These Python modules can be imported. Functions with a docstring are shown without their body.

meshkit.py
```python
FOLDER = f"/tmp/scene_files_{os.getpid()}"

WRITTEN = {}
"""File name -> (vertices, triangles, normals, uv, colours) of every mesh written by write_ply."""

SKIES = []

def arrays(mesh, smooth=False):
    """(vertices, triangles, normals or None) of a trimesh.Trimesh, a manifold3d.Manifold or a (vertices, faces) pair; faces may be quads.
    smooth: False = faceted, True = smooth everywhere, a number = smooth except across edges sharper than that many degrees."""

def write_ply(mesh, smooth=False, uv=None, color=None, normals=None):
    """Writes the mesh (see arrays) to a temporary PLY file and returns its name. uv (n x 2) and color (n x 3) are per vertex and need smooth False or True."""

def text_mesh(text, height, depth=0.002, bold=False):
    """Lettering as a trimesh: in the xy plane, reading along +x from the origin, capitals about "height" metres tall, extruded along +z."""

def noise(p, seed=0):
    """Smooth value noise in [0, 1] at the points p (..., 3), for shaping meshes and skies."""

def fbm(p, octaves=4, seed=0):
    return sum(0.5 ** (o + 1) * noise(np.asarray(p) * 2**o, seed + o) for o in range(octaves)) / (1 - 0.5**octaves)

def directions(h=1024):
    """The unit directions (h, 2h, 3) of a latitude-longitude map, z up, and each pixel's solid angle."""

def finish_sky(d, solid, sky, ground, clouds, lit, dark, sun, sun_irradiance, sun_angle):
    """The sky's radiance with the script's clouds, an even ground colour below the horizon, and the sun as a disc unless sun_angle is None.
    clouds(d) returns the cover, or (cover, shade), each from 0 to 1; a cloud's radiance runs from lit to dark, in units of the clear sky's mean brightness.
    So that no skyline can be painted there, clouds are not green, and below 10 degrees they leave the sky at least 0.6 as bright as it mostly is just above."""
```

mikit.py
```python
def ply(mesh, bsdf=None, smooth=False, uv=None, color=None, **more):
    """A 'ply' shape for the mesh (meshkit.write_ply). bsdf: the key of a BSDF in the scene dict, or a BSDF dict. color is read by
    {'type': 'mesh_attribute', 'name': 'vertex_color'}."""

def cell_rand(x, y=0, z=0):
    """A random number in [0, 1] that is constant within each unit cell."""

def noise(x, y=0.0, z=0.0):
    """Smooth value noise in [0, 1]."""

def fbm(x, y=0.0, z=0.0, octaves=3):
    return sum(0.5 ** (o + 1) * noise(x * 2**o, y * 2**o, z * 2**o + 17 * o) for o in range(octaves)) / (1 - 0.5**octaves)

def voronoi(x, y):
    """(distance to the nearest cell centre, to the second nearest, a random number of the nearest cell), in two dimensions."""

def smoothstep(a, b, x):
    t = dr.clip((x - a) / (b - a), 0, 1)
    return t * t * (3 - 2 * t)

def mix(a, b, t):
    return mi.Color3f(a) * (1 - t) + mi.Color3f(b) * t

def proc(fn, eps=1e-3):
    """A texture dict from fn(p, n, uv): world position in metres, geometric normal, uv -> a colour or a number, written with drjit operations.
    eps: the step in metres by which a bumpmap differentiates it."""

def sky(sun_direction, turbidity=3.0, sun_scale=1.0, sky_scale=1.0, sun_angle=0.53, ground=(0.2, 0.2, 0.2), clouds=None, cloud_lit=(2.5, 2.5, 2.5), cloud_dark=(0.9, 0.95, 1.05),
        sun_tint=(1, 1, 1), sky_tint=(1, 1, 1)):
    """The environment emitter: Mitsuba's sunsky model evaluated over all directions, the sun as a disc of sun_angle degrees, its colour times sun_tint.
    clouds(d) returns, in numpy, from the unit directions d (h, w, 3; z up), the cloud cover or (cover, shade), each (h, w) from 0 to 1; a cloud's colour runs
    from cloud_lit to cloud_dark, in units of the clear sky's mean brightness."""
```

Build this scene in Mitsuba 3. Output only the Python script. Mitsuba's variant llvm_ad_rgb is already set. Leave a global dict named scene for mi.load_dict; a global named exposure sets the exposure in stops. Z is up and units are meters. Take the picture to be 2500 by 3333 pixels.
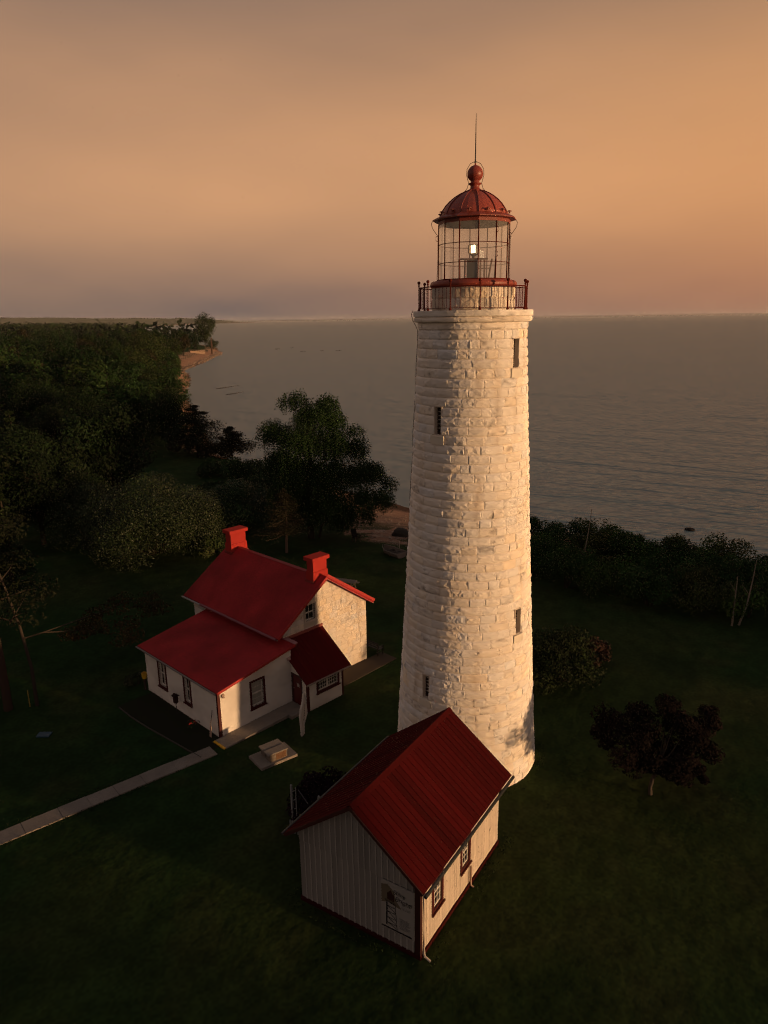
import math, numpy as np, trimesh, mitsuba as mi, drjit as dr, mikit, meshkit
from shapely.geometry import Polygon, LineString, box as sbox
import shapely

scene, labels = {}, {}
T = mi.ScalarTransform4f

# ------------------------------------------------------------------ camera, sky, exposure
CAM = np.array([0, 0, 20.6])
IX = np.array([0.99990341, -0.00361124, -0.01342131])
IY = np.array([-0.01389866, -0.25980112, -0.96556212])
FW = np.array([0.0, 0.96565539, -0.25982621])
M = np.eye(4)
M[:3, 0], M[:3, 1], M[:3, 2], M[:3, 3] = -IX, -IY, FW, CAM
scene['camera'] = {'type': 'perspective', 'fov': 56.2212, 'fov_axis': 'x', 'near_clip': 0.5, 'far_clip': 60000.0, 'to_world': T(M), 'medium': {'type': 'ref', 'id': 'evening_air'}}
exposure = 3.2
SUN_AZ, SUN_EL = math.radians(-27.0), math.radians(2.9)
SUN = (math.cos(SUN_AZ) * math.cos(SUN_EL), math.sin(SUN_AZ) * math.cos(SUN_EL), math.sin(SUN_EL))


def smoky_sky(d):
    """Smoke haze at sunset: brightest in a band some 11 degrees up, dimmer and greyer at the horizon and overhead."""
    el = np.degrees(np.arcsin(np.clip(d[..., 2], -1, 1)))
    az = np.degrees(np.arctan2(d[..., 0], d[..., 1]))                             # to the right of the view
    glow = np.cos(np.radians(az - 28))                                           # the afterglow lies over the lake to the right
    n = meshkit.fbm(np.stack([d[..., 0] * 2.2, d[..., 1] * 2.2, d[..., 2] * 7.0], -1), 4, 5)
    n2 = meshkit.fbm(np.stack([d[..., 0] * 5, d[..., 1] * 5, d[..., 2] * 14.0], -1), 4, 9)
    band = np.exp(-((el - 10.0) / np.where(el < 10, 7.8, 11.5)) ** 2) * np.clip(.34 + .66 * glow, .40, 1.1)
    low = np.clip((9 - el) / 9, 0, 1)
    shade = np.clip(1 - band + (n - .5) * (.28 + .08 * low) + (n2 - .5) * (.20 + .10 * low), 0, 1)
    cover = 1 - .27 * np.exp(-((az - 42) / 34) ** 2) * np.exp(-((el - 9) / 14) ** 2)
    return cover, shade


scene['sky'] = mikit.sky(SUN, turbidity=3, sun_scale=1.08, sun_tint=(1.0, 1.60, 11.5), sky_scale=1.0, sky_tint=(2.35, .80, .13), sun_angle=2.0,
                         ground=(.05, .045, .03), clouds=smoky_sky, cloud_lit=(2.46, 1.30, .66), cloud_dark=(.46, .405, .405))

# ------------------------------------------------------------------ materials
N, F = mikit.noise, mikit.fbm
VC = {'type': 'mesh_attribute', 'name': 'vertex_color'}


def rgb(*c):
    return {'type': 'rgb', 'value': list(c)}


def bsdf(key, base, rough=.8, spec=.3, metallic=0.0, bump=None, bump_scale=1.0, eps=1e-2, **kw):
    d = {'type': 'principled', 'base_color': base, 'roughness': rough, 'specular': spec, 'metallic': metallic, **kw}
    if bump is not None:
        d = {'type': 'bumpmap', 'arbitrary': mikit.proc(bump, eps=eps), 'scale': bump_scale, 'bsdf': d}
    scene[key] = {'type': 'twosided', 'bsdf': d}


bsdf('matte', VC, .9, .1)
bsdf('satin', VC, .42, .5)
bsdf('stone', VC, .9, .15, bump=lambda p, n, uv: F(p.x * 9, p.y * 9, p.z * 11, octaves=3), bump_scale=.024)
scene['leaf'] = {'type': 'twosided', 'bsdf': {'type': 'principled', 'base_color': VC, 'roughness': .75, 'specular': .12}}
scene['glossy_leaf'] = {'type': 'twosided', 'bsdf': {'type': 'principled', 'base_color': VC, 'roughness': .45, 'specular': .28}}
scene['glass'] = {'type': 'thindielectric', 'int_ior': 1.5}
scene['dusty_glass'] = {'type': 'blendbsdf', 'weight': .22, 'a': {'type': 'thindielectric', 'int_ior': 1.5}, 'b': {'type': 'principledthin', 'base_color': {'type': 'rgb', 'value': [.92, .90, .86]}, 'roughness': .6, 'diff_trans': 1.1, 'spec_trans': 0.0}}
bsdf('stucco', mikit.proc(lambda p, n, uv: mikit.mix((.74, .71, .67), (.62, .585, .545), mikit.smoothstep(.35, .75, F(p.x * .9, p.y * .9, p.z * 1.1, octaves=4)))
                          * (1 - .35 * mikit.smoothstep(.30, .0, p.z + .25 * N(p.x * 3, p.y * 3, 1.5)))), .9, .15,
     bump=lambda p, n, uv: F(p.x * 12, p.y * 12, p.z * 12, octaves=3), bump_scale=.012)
bsdf('shingle', mikit.proc(lambda p, n, uv: mikit.Color3f(.31, .019, .023) * (.60 + .72 * F(p.x * .8, p.y * .8, 3, octaves=4)) * (.85 + .3 * N(p.x * 14, p.y * 14, p.z * 14)))
     if hasattr(mikit, 'Color3f') else mikit.proc(lambda p, n, uv: mi.Color3f(.31, .019, .023) * (.60 + .72 * F(p.x * .8, p.y * .8, 3, octaves=4)) * (.85 + .3 * N(p.x * 14, p.y * 14, p.z * 14))), .8, .2,
     bump=lambda p, n, uv: F(p.x * 8, p.y * 8, p.z * 8, octaves=3), bump_scale=.02)
bsdf('concrete', mikit.proc(lambda p, n, uv: mikit.mix((.25, .225, .20), (.17, .15, .135), F(p.x * 1.3, p.y * 1.3, p.z, octaves=4)) * (.85 + .3 * N(p.x * 25, p.y * 25, p.z * 25))), .9, .2)


def ground_color(p, n, uv):
    big, mid, fine = F(p.x * .09, p.y * .09, 2, octaves=3), F(p.x * .45, p.y * .45, 7, octaves=3), N(p.x * 9, p.y * 9, 3)
    g = mikit.mix((.012, .034, .0088), (.024, .038, .0105), mikit.smoothstep(.35, .7, big))
    g = mikit.mix(g, (.027, .035, .012), .55 * mikit.smoothstep(.52, .74, mid))
    g = mikit.mix(g, (.008, .022, .006), .6 * mikit.smoothstep(.52, .30, F(p.x * .23, p.y * .23, 31, octaves=3)))
    g = g * (.75 + .5 * fine) * (.80 + .4 * N(p.x * 1.7 + 2 * mid, p.y * 1.7, 5))
    sand = mikit.mix((.30, .175, .12), (.20, .125, .09), F(p.x * .5, p.y * .5, 4, octaves=4)) * (.8 + .4 * N(p.x * 4, p.y * 4, 9))
    pebble = mikit.smoothstep(.62, .74, N(p.x * 3.5, p.y * 3.5, 21)) * mikit.smoothstep(-1.7, -.8, p.z)
    sand = mikit.mix(sand, (.34, .27, .22), .7 * pebble)
    weed = mikit.smoothstep(.50, .62, F(p.x * .45, p.y * .8, 12, octaves=4)) * mikit.smoothstep(-1.9, -.7, p.z)
    sand = mikit.mix(sand, (.035, .04, .014), .9 * weed)
    wet = mikit.smoothstep(-2.35, -2.85, p.z + .35 * (mid - .5))
    sand = sand * (1 - .7 * wet)
    edge = p.z + .30 * (mid - .5) + .08 * (fine - .5)
    return mikit.mix(sand, g, mikit.smoothstep(-.42, -.28, edge))


bsdf('earth', mikit.proc(ground_color), .95, .1, bump=lambda p, n, uv: F(p.x * 2.2, p.y * 2.2, p.z, octaves=4), bump_scale=.035, eps=.03)


def wave(p, n, uv):
    a, b = p.x * .85 - p.y * .53, p.x * .53 + p.y * .85            # along the crests, across them
    w = F(a * .035 + 3 * N(b * .02, 1, 2), b * .22, 1.0, octaves=2) * .8 + F(a * .10, b * .75, 5.0, octaves=3) * .42 + F(p.x * .45, p.y * 1.6, 8.0, octaves=3) * .34
    return w / (1 + ((p.x * p.x + p.y * p.y) / 4.0e7))               # calmer out on the open lake


scene['lake_water'] = {'type': 'bumpmap', 'arbitrary': mikit.proc(wave, eps=.08), 'scale': .50,
                       'bsdf': {'type': 'principled', 'base_color': rgb(.20, .28, .30), 'roughness': .30, 'specular': .07}}

# ------------------------------------------------------------------ helpers


def numbered(key):
    """The key itself, or with the next three-digit number when it is taken."""
    if key not in taken:
        taken[key] = 0
        return key
    taken[key] += 1
    return f'{key}_{taken[key]:03d}'


taken = {}


def colours(v, color, rng=None, jitter=0.0):
    c = color(v) if callable(color) else np.tile(np.asarray(color, float), (len(v), 1))
    if jitter and rng is not None:
        c = c * (1 + jitter * rng.standard_normal())
    return np.clip(c, 0, 1)


def put(key, mesh, mat='matte', color=(.5, .5, .5), smooth=False, frame=None, **more):
    key = numbered(key)
    v, f, _ = meshkit.arrays(mesh, False)
    if frame is not None:
        v = v @ frame[:3, :3].T + frame[:3, 3]
    d = mikit.ply((v, f), mat, smooth=smooth, color=colours(v, color) if mat in ('matte', 'satin', 'stone', 'leaf', 'glossy_leaf') else None, **more)
    scene[key] = d
    return key


def tag(key, label=None, category=None, group=None, kind=None):
    labels[key] = {k: x for k, x in dict(label=label, category=category, group=group, kind=kind).items() if x}


def box(x0, x1, y0, y1, z0, z1):
    v = np.array([[x, y, z] for x in (x0, x1) for y in (y0, y1) for z in (z0, z1)], float)
    f = np.array([[0, 1, 3], [0, 3, 2], [4, 6, 7], [4, 7, 5], [0, 4, 5], [0, 5, 1], [2, 3, 7], [2, 7, 6], [0, 2, 6], [0, 6, 4], [1, 5, 7], [1, 7, 3]])
    return v, f


def cat(*ms):
    vs, fs, n = [], [], 0
    for v, f in ms:
        f = np.asarray(f)
        if f.shape[1] == 4:
            f = np.vstack([f[:, [0, 1, 2]], f[:, [0, 2, 3]]])
        vs.append(np.asarray(v, float)); fs.append(f + n); n += len(v)
    return np.vstack(vs), np.vstack(fs)


def rot(m, axis, deg, at=(0, 0, 0)):
    R = trimesh.transformations.rotation_matrix(math.radians(deg), axis, at)
    return m[0] @ R[:3, :3].T + R[:3, 3], m[1]


def move(m, d):
    return np.asarray(m[0]) + np.asarray(d, float), m[1]


def tube(pts, rad, sides=6, cap=True):
    pts = np.asarray(pts, float)
    rad = np.broadcast_to(np.asarray(rad, float), (len(pts),))
    t = np.gradient(pts, axis=0)
    t /= np.linalg.norm(t, axis=1, keepdims=True) + 1e-12
    ref = np.array([0, 0, 1.0]) if abs(t[:, 2]).mean() < .8 else np.array([1.0, 0, 0])
    x = np.cross(t, ref); x /= np.linalg.norm(x, axis=1, keepdims=True) + 1e-12
    y = np.cross(t, x)
    a = np.arange(sides) * 2 * np.pi / sides
    v = (pts[:, None] + rad[:, None, None] * (np.cos(a)[None, :, None] * x[:, None] + np.sin(a)[None, :, None] * y[:, None])).reshape(-1, 3)
    f = []
    for i in range(len(pts) - 1):
        for j in range(sides):
            p, q = i * sides + j, i * sides + (j + 1) % sides
            f += [[p, q, q + sides], [p, q + sides, p + sides]]
    if cap:
        for s, flip in ((0, False), ((len(pts) - 1) * sides, True)):
            for j in range(1, sides - 1):
                f.append([s, s + j + 1, s + j] if not flip else [s, s + j, s + j + 1])
    return v, np.array(f)


def bar(p, q, w=.03, d=None):
    """A squared bar from p to q."""
    return tube([p, q], [w * .7071] * 2, 4)


def lathe(profile, n=48, a0=0.0, a1=360.0):
    """Surface of revolution about z; angle measured as in ang()."""
    pr = np.asarray(profile, float)
    full = abs(a1 - a0) >= 359.9
    m = n if full else n + 1
    a = np.radians(a0 + (a1 - a0) * np.arange(m) / n)
    v = np.stack([pr[None, :, 0] * np.sin(a)[:, None], -pr[None, :, 0] * np.cos(a)[:, None], np.broadcast_to(pr[None, :, 1], (m, len(pr)))], -1).reshape(-1, 3)
    f, k = [], len(pr)
    for i in range(n):
        for j in range(k - 1):
            p, q = i * k + j, ((i + 1) % m) * k + j
            f += [[p, q, q + 1], [p, q + 1, p + 1]]
    return v, np.array(f)


def extrude(poly, d0, d1):
    """Polygon in (a, z), extruded in depth from d0 to d1; result in (a, depth, z)."""
    m = trimesh.creation.extrude_polygon(poly, d1 - d0, engine='earcut')
    v = np.array(m.vertices)
    return np.stack([v[:, 0], v[:, 2] + d0, v[:, 1]], 1), np.array(m.faces)[:, ::-1]


def slab(corners, thick):
    """A plate whose top face has these corners (counterclockwise seen from above)."""
    c = np.asarray(corners, float)
    n = np.cross(c[1] - c[0], c[2] - c[0]); n /= np.linalg.norm(n)
    k = len(c)
    v = np.vstack([c, c - n * thick])
    f = []
    for i in range(1, k - 1):
        f += [[0, i, i + 1], [k, k + i + 1, k + i]]
    for i in range(k):
        j = (i + 1) % k
        f += [[i, k + i, k + j], [i, k + j, j]]
    return v, np.array(f)


def frame_of(origin, ex, ey):
    m = np.eye(4)
    ex, ey = np.asarray(ex, float), np.asarray(ey, float)
    m[:3, 0], m[:3, 1], m[:3, 2], m[:3, 3] = ex, ey, np.cross(ex, ey), origin
    return m


def face(frame, origin, ex, inward):
    """Frame of a wall face inside another frame: x along the wall (to the right seen from outside), y into the wall, z up."""
    m = np.eye(4)
    m[:3, 0], m[:3, 1], m[:3, 2], m[:3, 3] = ex, inward, (0, 0, 1), origin
    return frame @ m


WHITE, TRIM, DARK, CURTAIN, MUNTIN = (.62, .58, .53), (.058, .009, .008), (.012, .012, .013), (.52, .50, .45), (.66, .63, .58)


def window(parent, fr, a0, a1, z0, z1, cols, rows, trim=TRIM, tw=.12, sash=MUNTIN, curtain=None, rail=None, sill=True, depth=.14, casement=False):
    """A window in an opening a0..a1, z0..z1 of a wall face: casing, sash with glazing bars, panes, and what stands behind them."""
    w = numbered(parent + '__window')
    fm = cat(box(a0 - tw, a0, -.035, .03, z0 - tw, z1 + tw), box(a1, a1 + tw, -.035, .03, z0 - tw, z1 + tw), box(a0, a1, -.033, .03, z1, z1 + tw), box(a0, a1, -.033, .03, z0 - tw, z0))
    put(w + '__casing', fm, 'satin', trim, frame=fr)
    if sill:
        put(w + '__sill', box(a0 - tw - .05, a1 + tw + .05, -.09, -.036, z0 - tw - .03, z0 - tw + .03), 'satin', trim, frame=fr)
    s, d0, d1 = .045, depth - .05, depth
    bars = [box(a0, a0 + s, d0, d1, z0, z1), box(a1 - s, a1, d0, d1, z0, z1), box(a0 + s, a1 - s, d0, d1, z0, z0 + s * 1.3), box(a0 + s, a1 - s, d0, d1, z1 - s, z1)]
    if rail is not None:
        bars.append(box(a0 + s, a1 - s, d0 - .01, d1 - .002, rail - .03, rail + .03))
    if casement:
        m = (a0 + a1) / 2
        bars.append(box(m - .06, m + .06, d0 - .01, d1 - .002, z0 + s, z1 - s))
    xs, zs = np.linspace(a0 + s, a1 - s, cols + 1), np.linspace(z0 + s, z1 - s, rows + 1)
    for x in xs[1:-1]:
        bars.append(box(x - .012, x + .012, d0 + .012, d1 - .008, z0 + s, z1 - s))
    for z in zs[1:-1]:
        bars.append(box(a0 + s, a1 - s, d0 + .014, d1 - .01, z - .012, z + .012))
    put(w + '__sash', cat(*bars), 'satin', sash, frame=fr)
    big = (a1 - a0) / cols > .3
    if big or cols * rows <= 16:
        for i in range(cols):
            for j in range(rows):
                g = d1 - .022
                put(w + '__pane', ([[xs[i], g, zs[j]], [xs[i + 1], g, zs[j]], [xs[i + 1], g, zs[j + 1]], [xs[i], g, zs[j + 1]]], [[0, 1, 2], [0, 2, 3]]), 'glass', frame=fr)
    else:
        g = d1 - .022
        put(w + '__pane', ([[a0, g, z0], [a1, g, z0], [a1, g, z1], [a0, g, z1]], [[0, 1, 2], [0, 2, 3]]), 'glass', frame=fr)
    if curtain is not None:
        n = 40
        x = np.linspace(a0, a1, n)
        y = d1 + .10 + .025 * np.sin(np.arange(n) * 1.1) + .01 * np.sin(np.arange(n) * 2.7)
        v = np.vstack([np.stack([x, y, np.full(n, z0)], 1), np.stack([x, y, np.full(n, z1)], 1)])
        f = np.array([[i, i + 1, n + i + 1, n + i] for i in range(n - 1)])
        put(w + '__curtain', (v, f), 'matte', curtain, smooth=True, frame=fr)
    put(w + '__reveal', cat(box(a0 - .02, a0, .031, .5, z0, z1), box(a1, a1 + .02, .031, .5, z0, z1), box(a0 - .02, a1 + .02, .031, .5, z1, z1 + .02), box(a0 - .02, a1 + .02, .031, .5, z0 - .02, z0),
                              box(a0 - .02, a1 + .02, .5, .52, z0 - .02, z1 + .02)), 'matte', (.03, .028, .025), frame=fr)
    return w


# ------------------------------------------------------------------ the land and the lake
SHORE = [(9000, -6000), (2000, -1250), (700, -420), (200, -62), (90, 22), (50, 54), (36.6, 64.7), (27.8, 72.3), (16.8, 77.9), (10, 83.5), (3.2, 89.3), (.7, 92.6), (-9, 103), (-29.5, 126), (-46, 175),
         (-66, 240), (-80, 300), (-99, 365), (-107, 450), (-122, 562), (-134, 590), (-150, 660), (-185, 720), (-300, 800), (-450, 1000), (-600, 1600), (-1100, 3500), (-1700, 6800), (-1500, 8000), (-2600, 19000)]
shore_line = LineString(SHORE)
land = Polygon(SHORE + [(-40000, 19000), (-40000, -40000), (9000, -40000)])
shapely.prepare(land)
WATER_Z = -3.0


def inland(x, y):
    """Metres from the waterline, positive on land."""
    pts = shapely.points(np.asarray(x, float), np.asarray(y, float))
    d = shapely.distance(pts, shore_line)
    return np.where(shapely.contains(land, pts), d, -d)


def height(x, y):
    x, y = np.asarray(x, float), np.asarray(y, float)
    d = inland(x, y)
    d = d * np.where((d > 0) & (y < 345), 1 + 2.2 * np.clip((-4 - x) / 8, 0, 1) + .45 * np.clip((x - 5) / 8, 0, 1), np.where((d > 0) & (y > 570), 4.0, 1.0))
    z = np.interp(d, [-60, -6, 0, 9, 15, 21, 26], [-9, -3.7, -3.0, -1.55, -.75, -.22, 0.0])
    p = np.stack([x * .15, y * .15, x * 0], -1)
    z = z + (meshkit.fbm(p, 3, 3) - .5) * .35 * np.clip((d - 22) / 30, 0, 1) * np.clip((np.hypot(x + 3, y - 32) - 16) / 25, 0, 1)
    z = z + (meshkit.fbm(p * 3, 3, 8) - .5) * .25 * np.clip(d / 5, 0, 1) * np.clip((24 - d) / 5, 0, 1)
    far = np.hypot(x, y)
    z = z + np.where(d > 40, np.clip((d - 40) / 900, 0, 1) * 0, 0)
    return z


t = np.linspace(-6.6, 6.6, 330)
gx, gy = np.meshgrid(28 * np.sinh(t), 45 + 28 * np.sinh(t), indexing='ij')
gz = height(gx.ravel(), gy.ravel())
n_ = len(t)
idx = np.arange(n_ * n_).reshape(n_, n_)
quads = np.stack([idx[:-1, :-1], idx[1:, :-1], idx[1:, 1:], idx[:-1, 1:]], -1).reshape(-1, 4)
put('ground', (np.stack([gx.ravel(), gy.ravel(), gz], 1), quads), 'earth', smooth=True)
tag('ground', 'dark mown lawn running down to a sandy lake shore', kind='structure')

put('lake', ([[-25000, -9000, WATER_Z], [25000, -9000, WATER_Z], [25000, 17000, WATER_Z], [-25000, 17000, WATER_Z]], [[0, 1, 2], [0, 2, 3]]), 'lake_water')
tag('lake', 'wide grey-brown lake with fine ripples reaching the horizon', kind='structure')

# ------------------------------------------------------------------ the lighthouse
TX, TY = 3.8147, 31.1086
TOWER = np.eye(4); TOWER[:2, 3] = TX, TY
rng = np.random.default_rng(11)


def tower_r(z):
    return 3.314 - .0616 * z + .000359 * z * z


def polar(r, a, z):
    a = np.radians(a)
    return np.stack([r * np.sin(a), -r * np.cos(a), z + 0 * a], -1)


LH = 'lighthouse'
tag(LH, 'tall round white limestone tower with red domed lantern room', 'lighthouse')
labels[LH + '__wall'] = {'label': 'round tapering stone wall with rows of rock-faced blocks'}


def rock_stone(rf, a0, a1, z0, z1, rng, bulge=(.03, .06), rough=1.0, gap=.004, back=.05, nu=(0, .05, .22, .5, .78, .95, 1), nv=(0, .13, .4, .7, .88, 1)):
    """One rock-faced block of a curved wall: angles in degrees, radius function rf(z)."""
    rm = rf((z0 + z1) / 2)
    L, H = math.radians(a1 - a0) * rm, z1 - z0
    u, v = np.array(nu), np.array(nv)
    uu, vv = np.meshgrid(u, v, indexing='ij')
    inner_u = (uu > 0) & (uu < 1)
    inner_v = (vv > 0) & (vv < 1)
    ju = rng.uniform(-.05, .05, uu.shape) * (inner_u & inner_v) * ((uu > .1) & (uu < .9))
    jv = rng.uniform(-.07, .07, uu.shape) * (inner_u & inner_v) * ((vv > .2) & (vv < .8))
    fu = np.clip(np.minimum(uu, 1 - uu) * L / .03, 0, 1)
    fv = np.sqrt(np.clip(1 - (np.abs(vv - .5) * 2) ** 2.6, 0, 1))
    fall = fv * (.74 + .26 * fu)
    B = rng.uniform(*bulge)
    h = B * (1 + rough * (.28 * rng.uniform(-1, 1) * (uu - .5) * 2 + .22 * rng.uniform(-.3, 1) * (vv - .5) * 2)) + rough * rng.normal(0, .011, uu.shape)
    if rng.random() < .30 * rough:                                  # a spalled corner
        cu, cv = rng.choice([0, 1]), rng.choice([0, 1])
        h = h - .035 * np.clip(1 - np.hypot((uu - cu) * L / .3, (vv - cv) * H / .25), 0, 1)
    h = np.maximum(h, .006) * fall + .003
    ga = math.degrees(gap / rm)
    a = (a0 + ga) + (a1 - a0 - 2 * ga) * np.clip(uu + ju, 0, 1)
    z = (z0 + gap) + (H - 2 * gap) * np.clip(vv + jv, 0, 1)
    r = rf(z) + h
    V = polar(r.ravel(), a.ravel(), z.ravel())
    m, k = uu.shape
    ids = np.arange(m * k).reshape(m, k)
    fs = []
    for i in range(m - 1):
        for j in range(k - 1):
            p, q, s, w = ids[i, j], ids[i + 1, j], ids[i + 1, j + 1], ids[i, j + 1]
            fs += [[p, q, s], [p, s, w]] if (i + j) % 2 else [[p, q, w], [q, s, w]]
    ring = np.concatenate([ids[:, 0], ids[-1, 1:], ids[-2::-1, -1], ids[0, -2:0:-1]])
    vb = polar(rf(z).ravel()[ring] - back, a.ravel()[ring], z.ravel()[ring])
    n0 = len(V)
    V = np.vstack([V, vb])
    c = len(ring)
    for i in range(c):
        j = (i + 1) % c
        fs += [[ring[i], n0 + i, n0 + j], [ring[i], n0 + j, ring[j]]]
    return V, np.array(fs)


def stone_tone(rng, base=(.80, .755, .695), spread=.026):
    t = rng.normal(0, spread)
    warm = rng.normal(0, .018)
    c = np.array([base[0] + warm, base[1], base[2] - 1.4 * warm]) * (1 + t)
    stain = rng.random() < .16
    seed = int(rng.integers(1 << 30))

    def colour(v):
        n = meshkit.fbm(v * 4.5, 3, seed % 97)[:, None]
        run = np.clip((meshkit.fbm(v * [2.6, 2.6, .22], 3, 17) - .54) * 4, 0, 1)[:, None]        # rain streaks down the wall
        out = c[None] * (.90 + .22 * n) * (1 - .26 * run * np.array([.8, 1.0, 1.2])[None])
        if stain:
            s = np.clip((meshkit.fbm(v * 7, 3, seed % 89) - .52) * 5, 0, 1)[:, None]
            out = out * (1 - .55 * s) + np.array([.12, .09, .07]) * .55 * s
        return out
    return colour


NCOURSE = 53
CH = 20.14 / NCOURSE
WINDOWS = []                                                     # (angle, first course, courses)
for ang_, zc in ((42.8, 19.09), (-40.3, 16.34), (42.6, 7.91), (-42.4, 4.75), (178, 12.0)):
    i0 = int(round((zc - 1.5 * CH) / CH))
    WINDOWS.append((ang_, i0, 3))
WIN_HALF = .17
core = []
for i in range(-1, NCOURSE):
    z0, z1 = i * CH, (i + 1) * CH
    gaps = sorted((wa, math.degrees((WIN_HALF + .005) / tower_r(z0))) for wa, i0, nc in WINDOWS if i0 <= i < i0 + nc)
    prof = [(tower_r(z0) - .035, z0), (tower_r(z1) - .035, z1)]
    if not gaps:
        core.append(lathe(prof, 72))
    for (a, h), (b, k) in zip(gaps, gaps[1:] + [(g[0] + 360, g[1]) for g in gaps[:1]]):
        core.append(lathe(prof, max(4, int((b - a) / 5)), a + h, b - k))
put(LH + '__wall', cat(*core), 'stone', (.50, .46, .40), smooth=False, frame=TOWER)
stones = []
for i in range(NCOURSE):
    z0, z1 = i * CH, (i + 1) * CH
    r = tower_r((z0 + z1) / 2)
    cuts, a = [], rng.uniform(0, 20)
    start = a
    while True:
        L = rng.choice([rng.uniform(.38, .55), rng.uniform(.55, .80), rng.uniform(.75, 1.0)], p=[.36, .44, .20])
        a += math.degrees(L / r)
        if a > start + 360 - math.degrees(.42 / r):
            break
        cuts.append(a)
    cuts.append(start + 360)
    prev = start
    segs = []
    for cpos in cuts:
        segs.append([prev, cpos]); prev = cpos
    for wa, i0, nc in WINDOWS:
        hw = math.degrees(WIN_HALF / r)
        sill = i == i0 - 1
        if i0 <= i < i0 + nc or sill:
            hw2 = hw + (math.degrees(.16 / r) if sill else 0)
            out = []
            for s0, s1 in segs:
                for base in (wa - 360, wa, wa + 360):
                    if s0 < base + hw2 and s1 > base - hw2:
                        if base - hw2 - s0 > 1.5:
                            out.append([s0, base - hw2])
                        if s1 - (base + hw2) > 1.5:
                            out.append([base + hw2, s1])
                        break
                else:
                    out.append([s0, s1])
            segs = out
    for s0, s1 in segs:
        stones.append((s0, s1, z0, z1))

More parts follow.
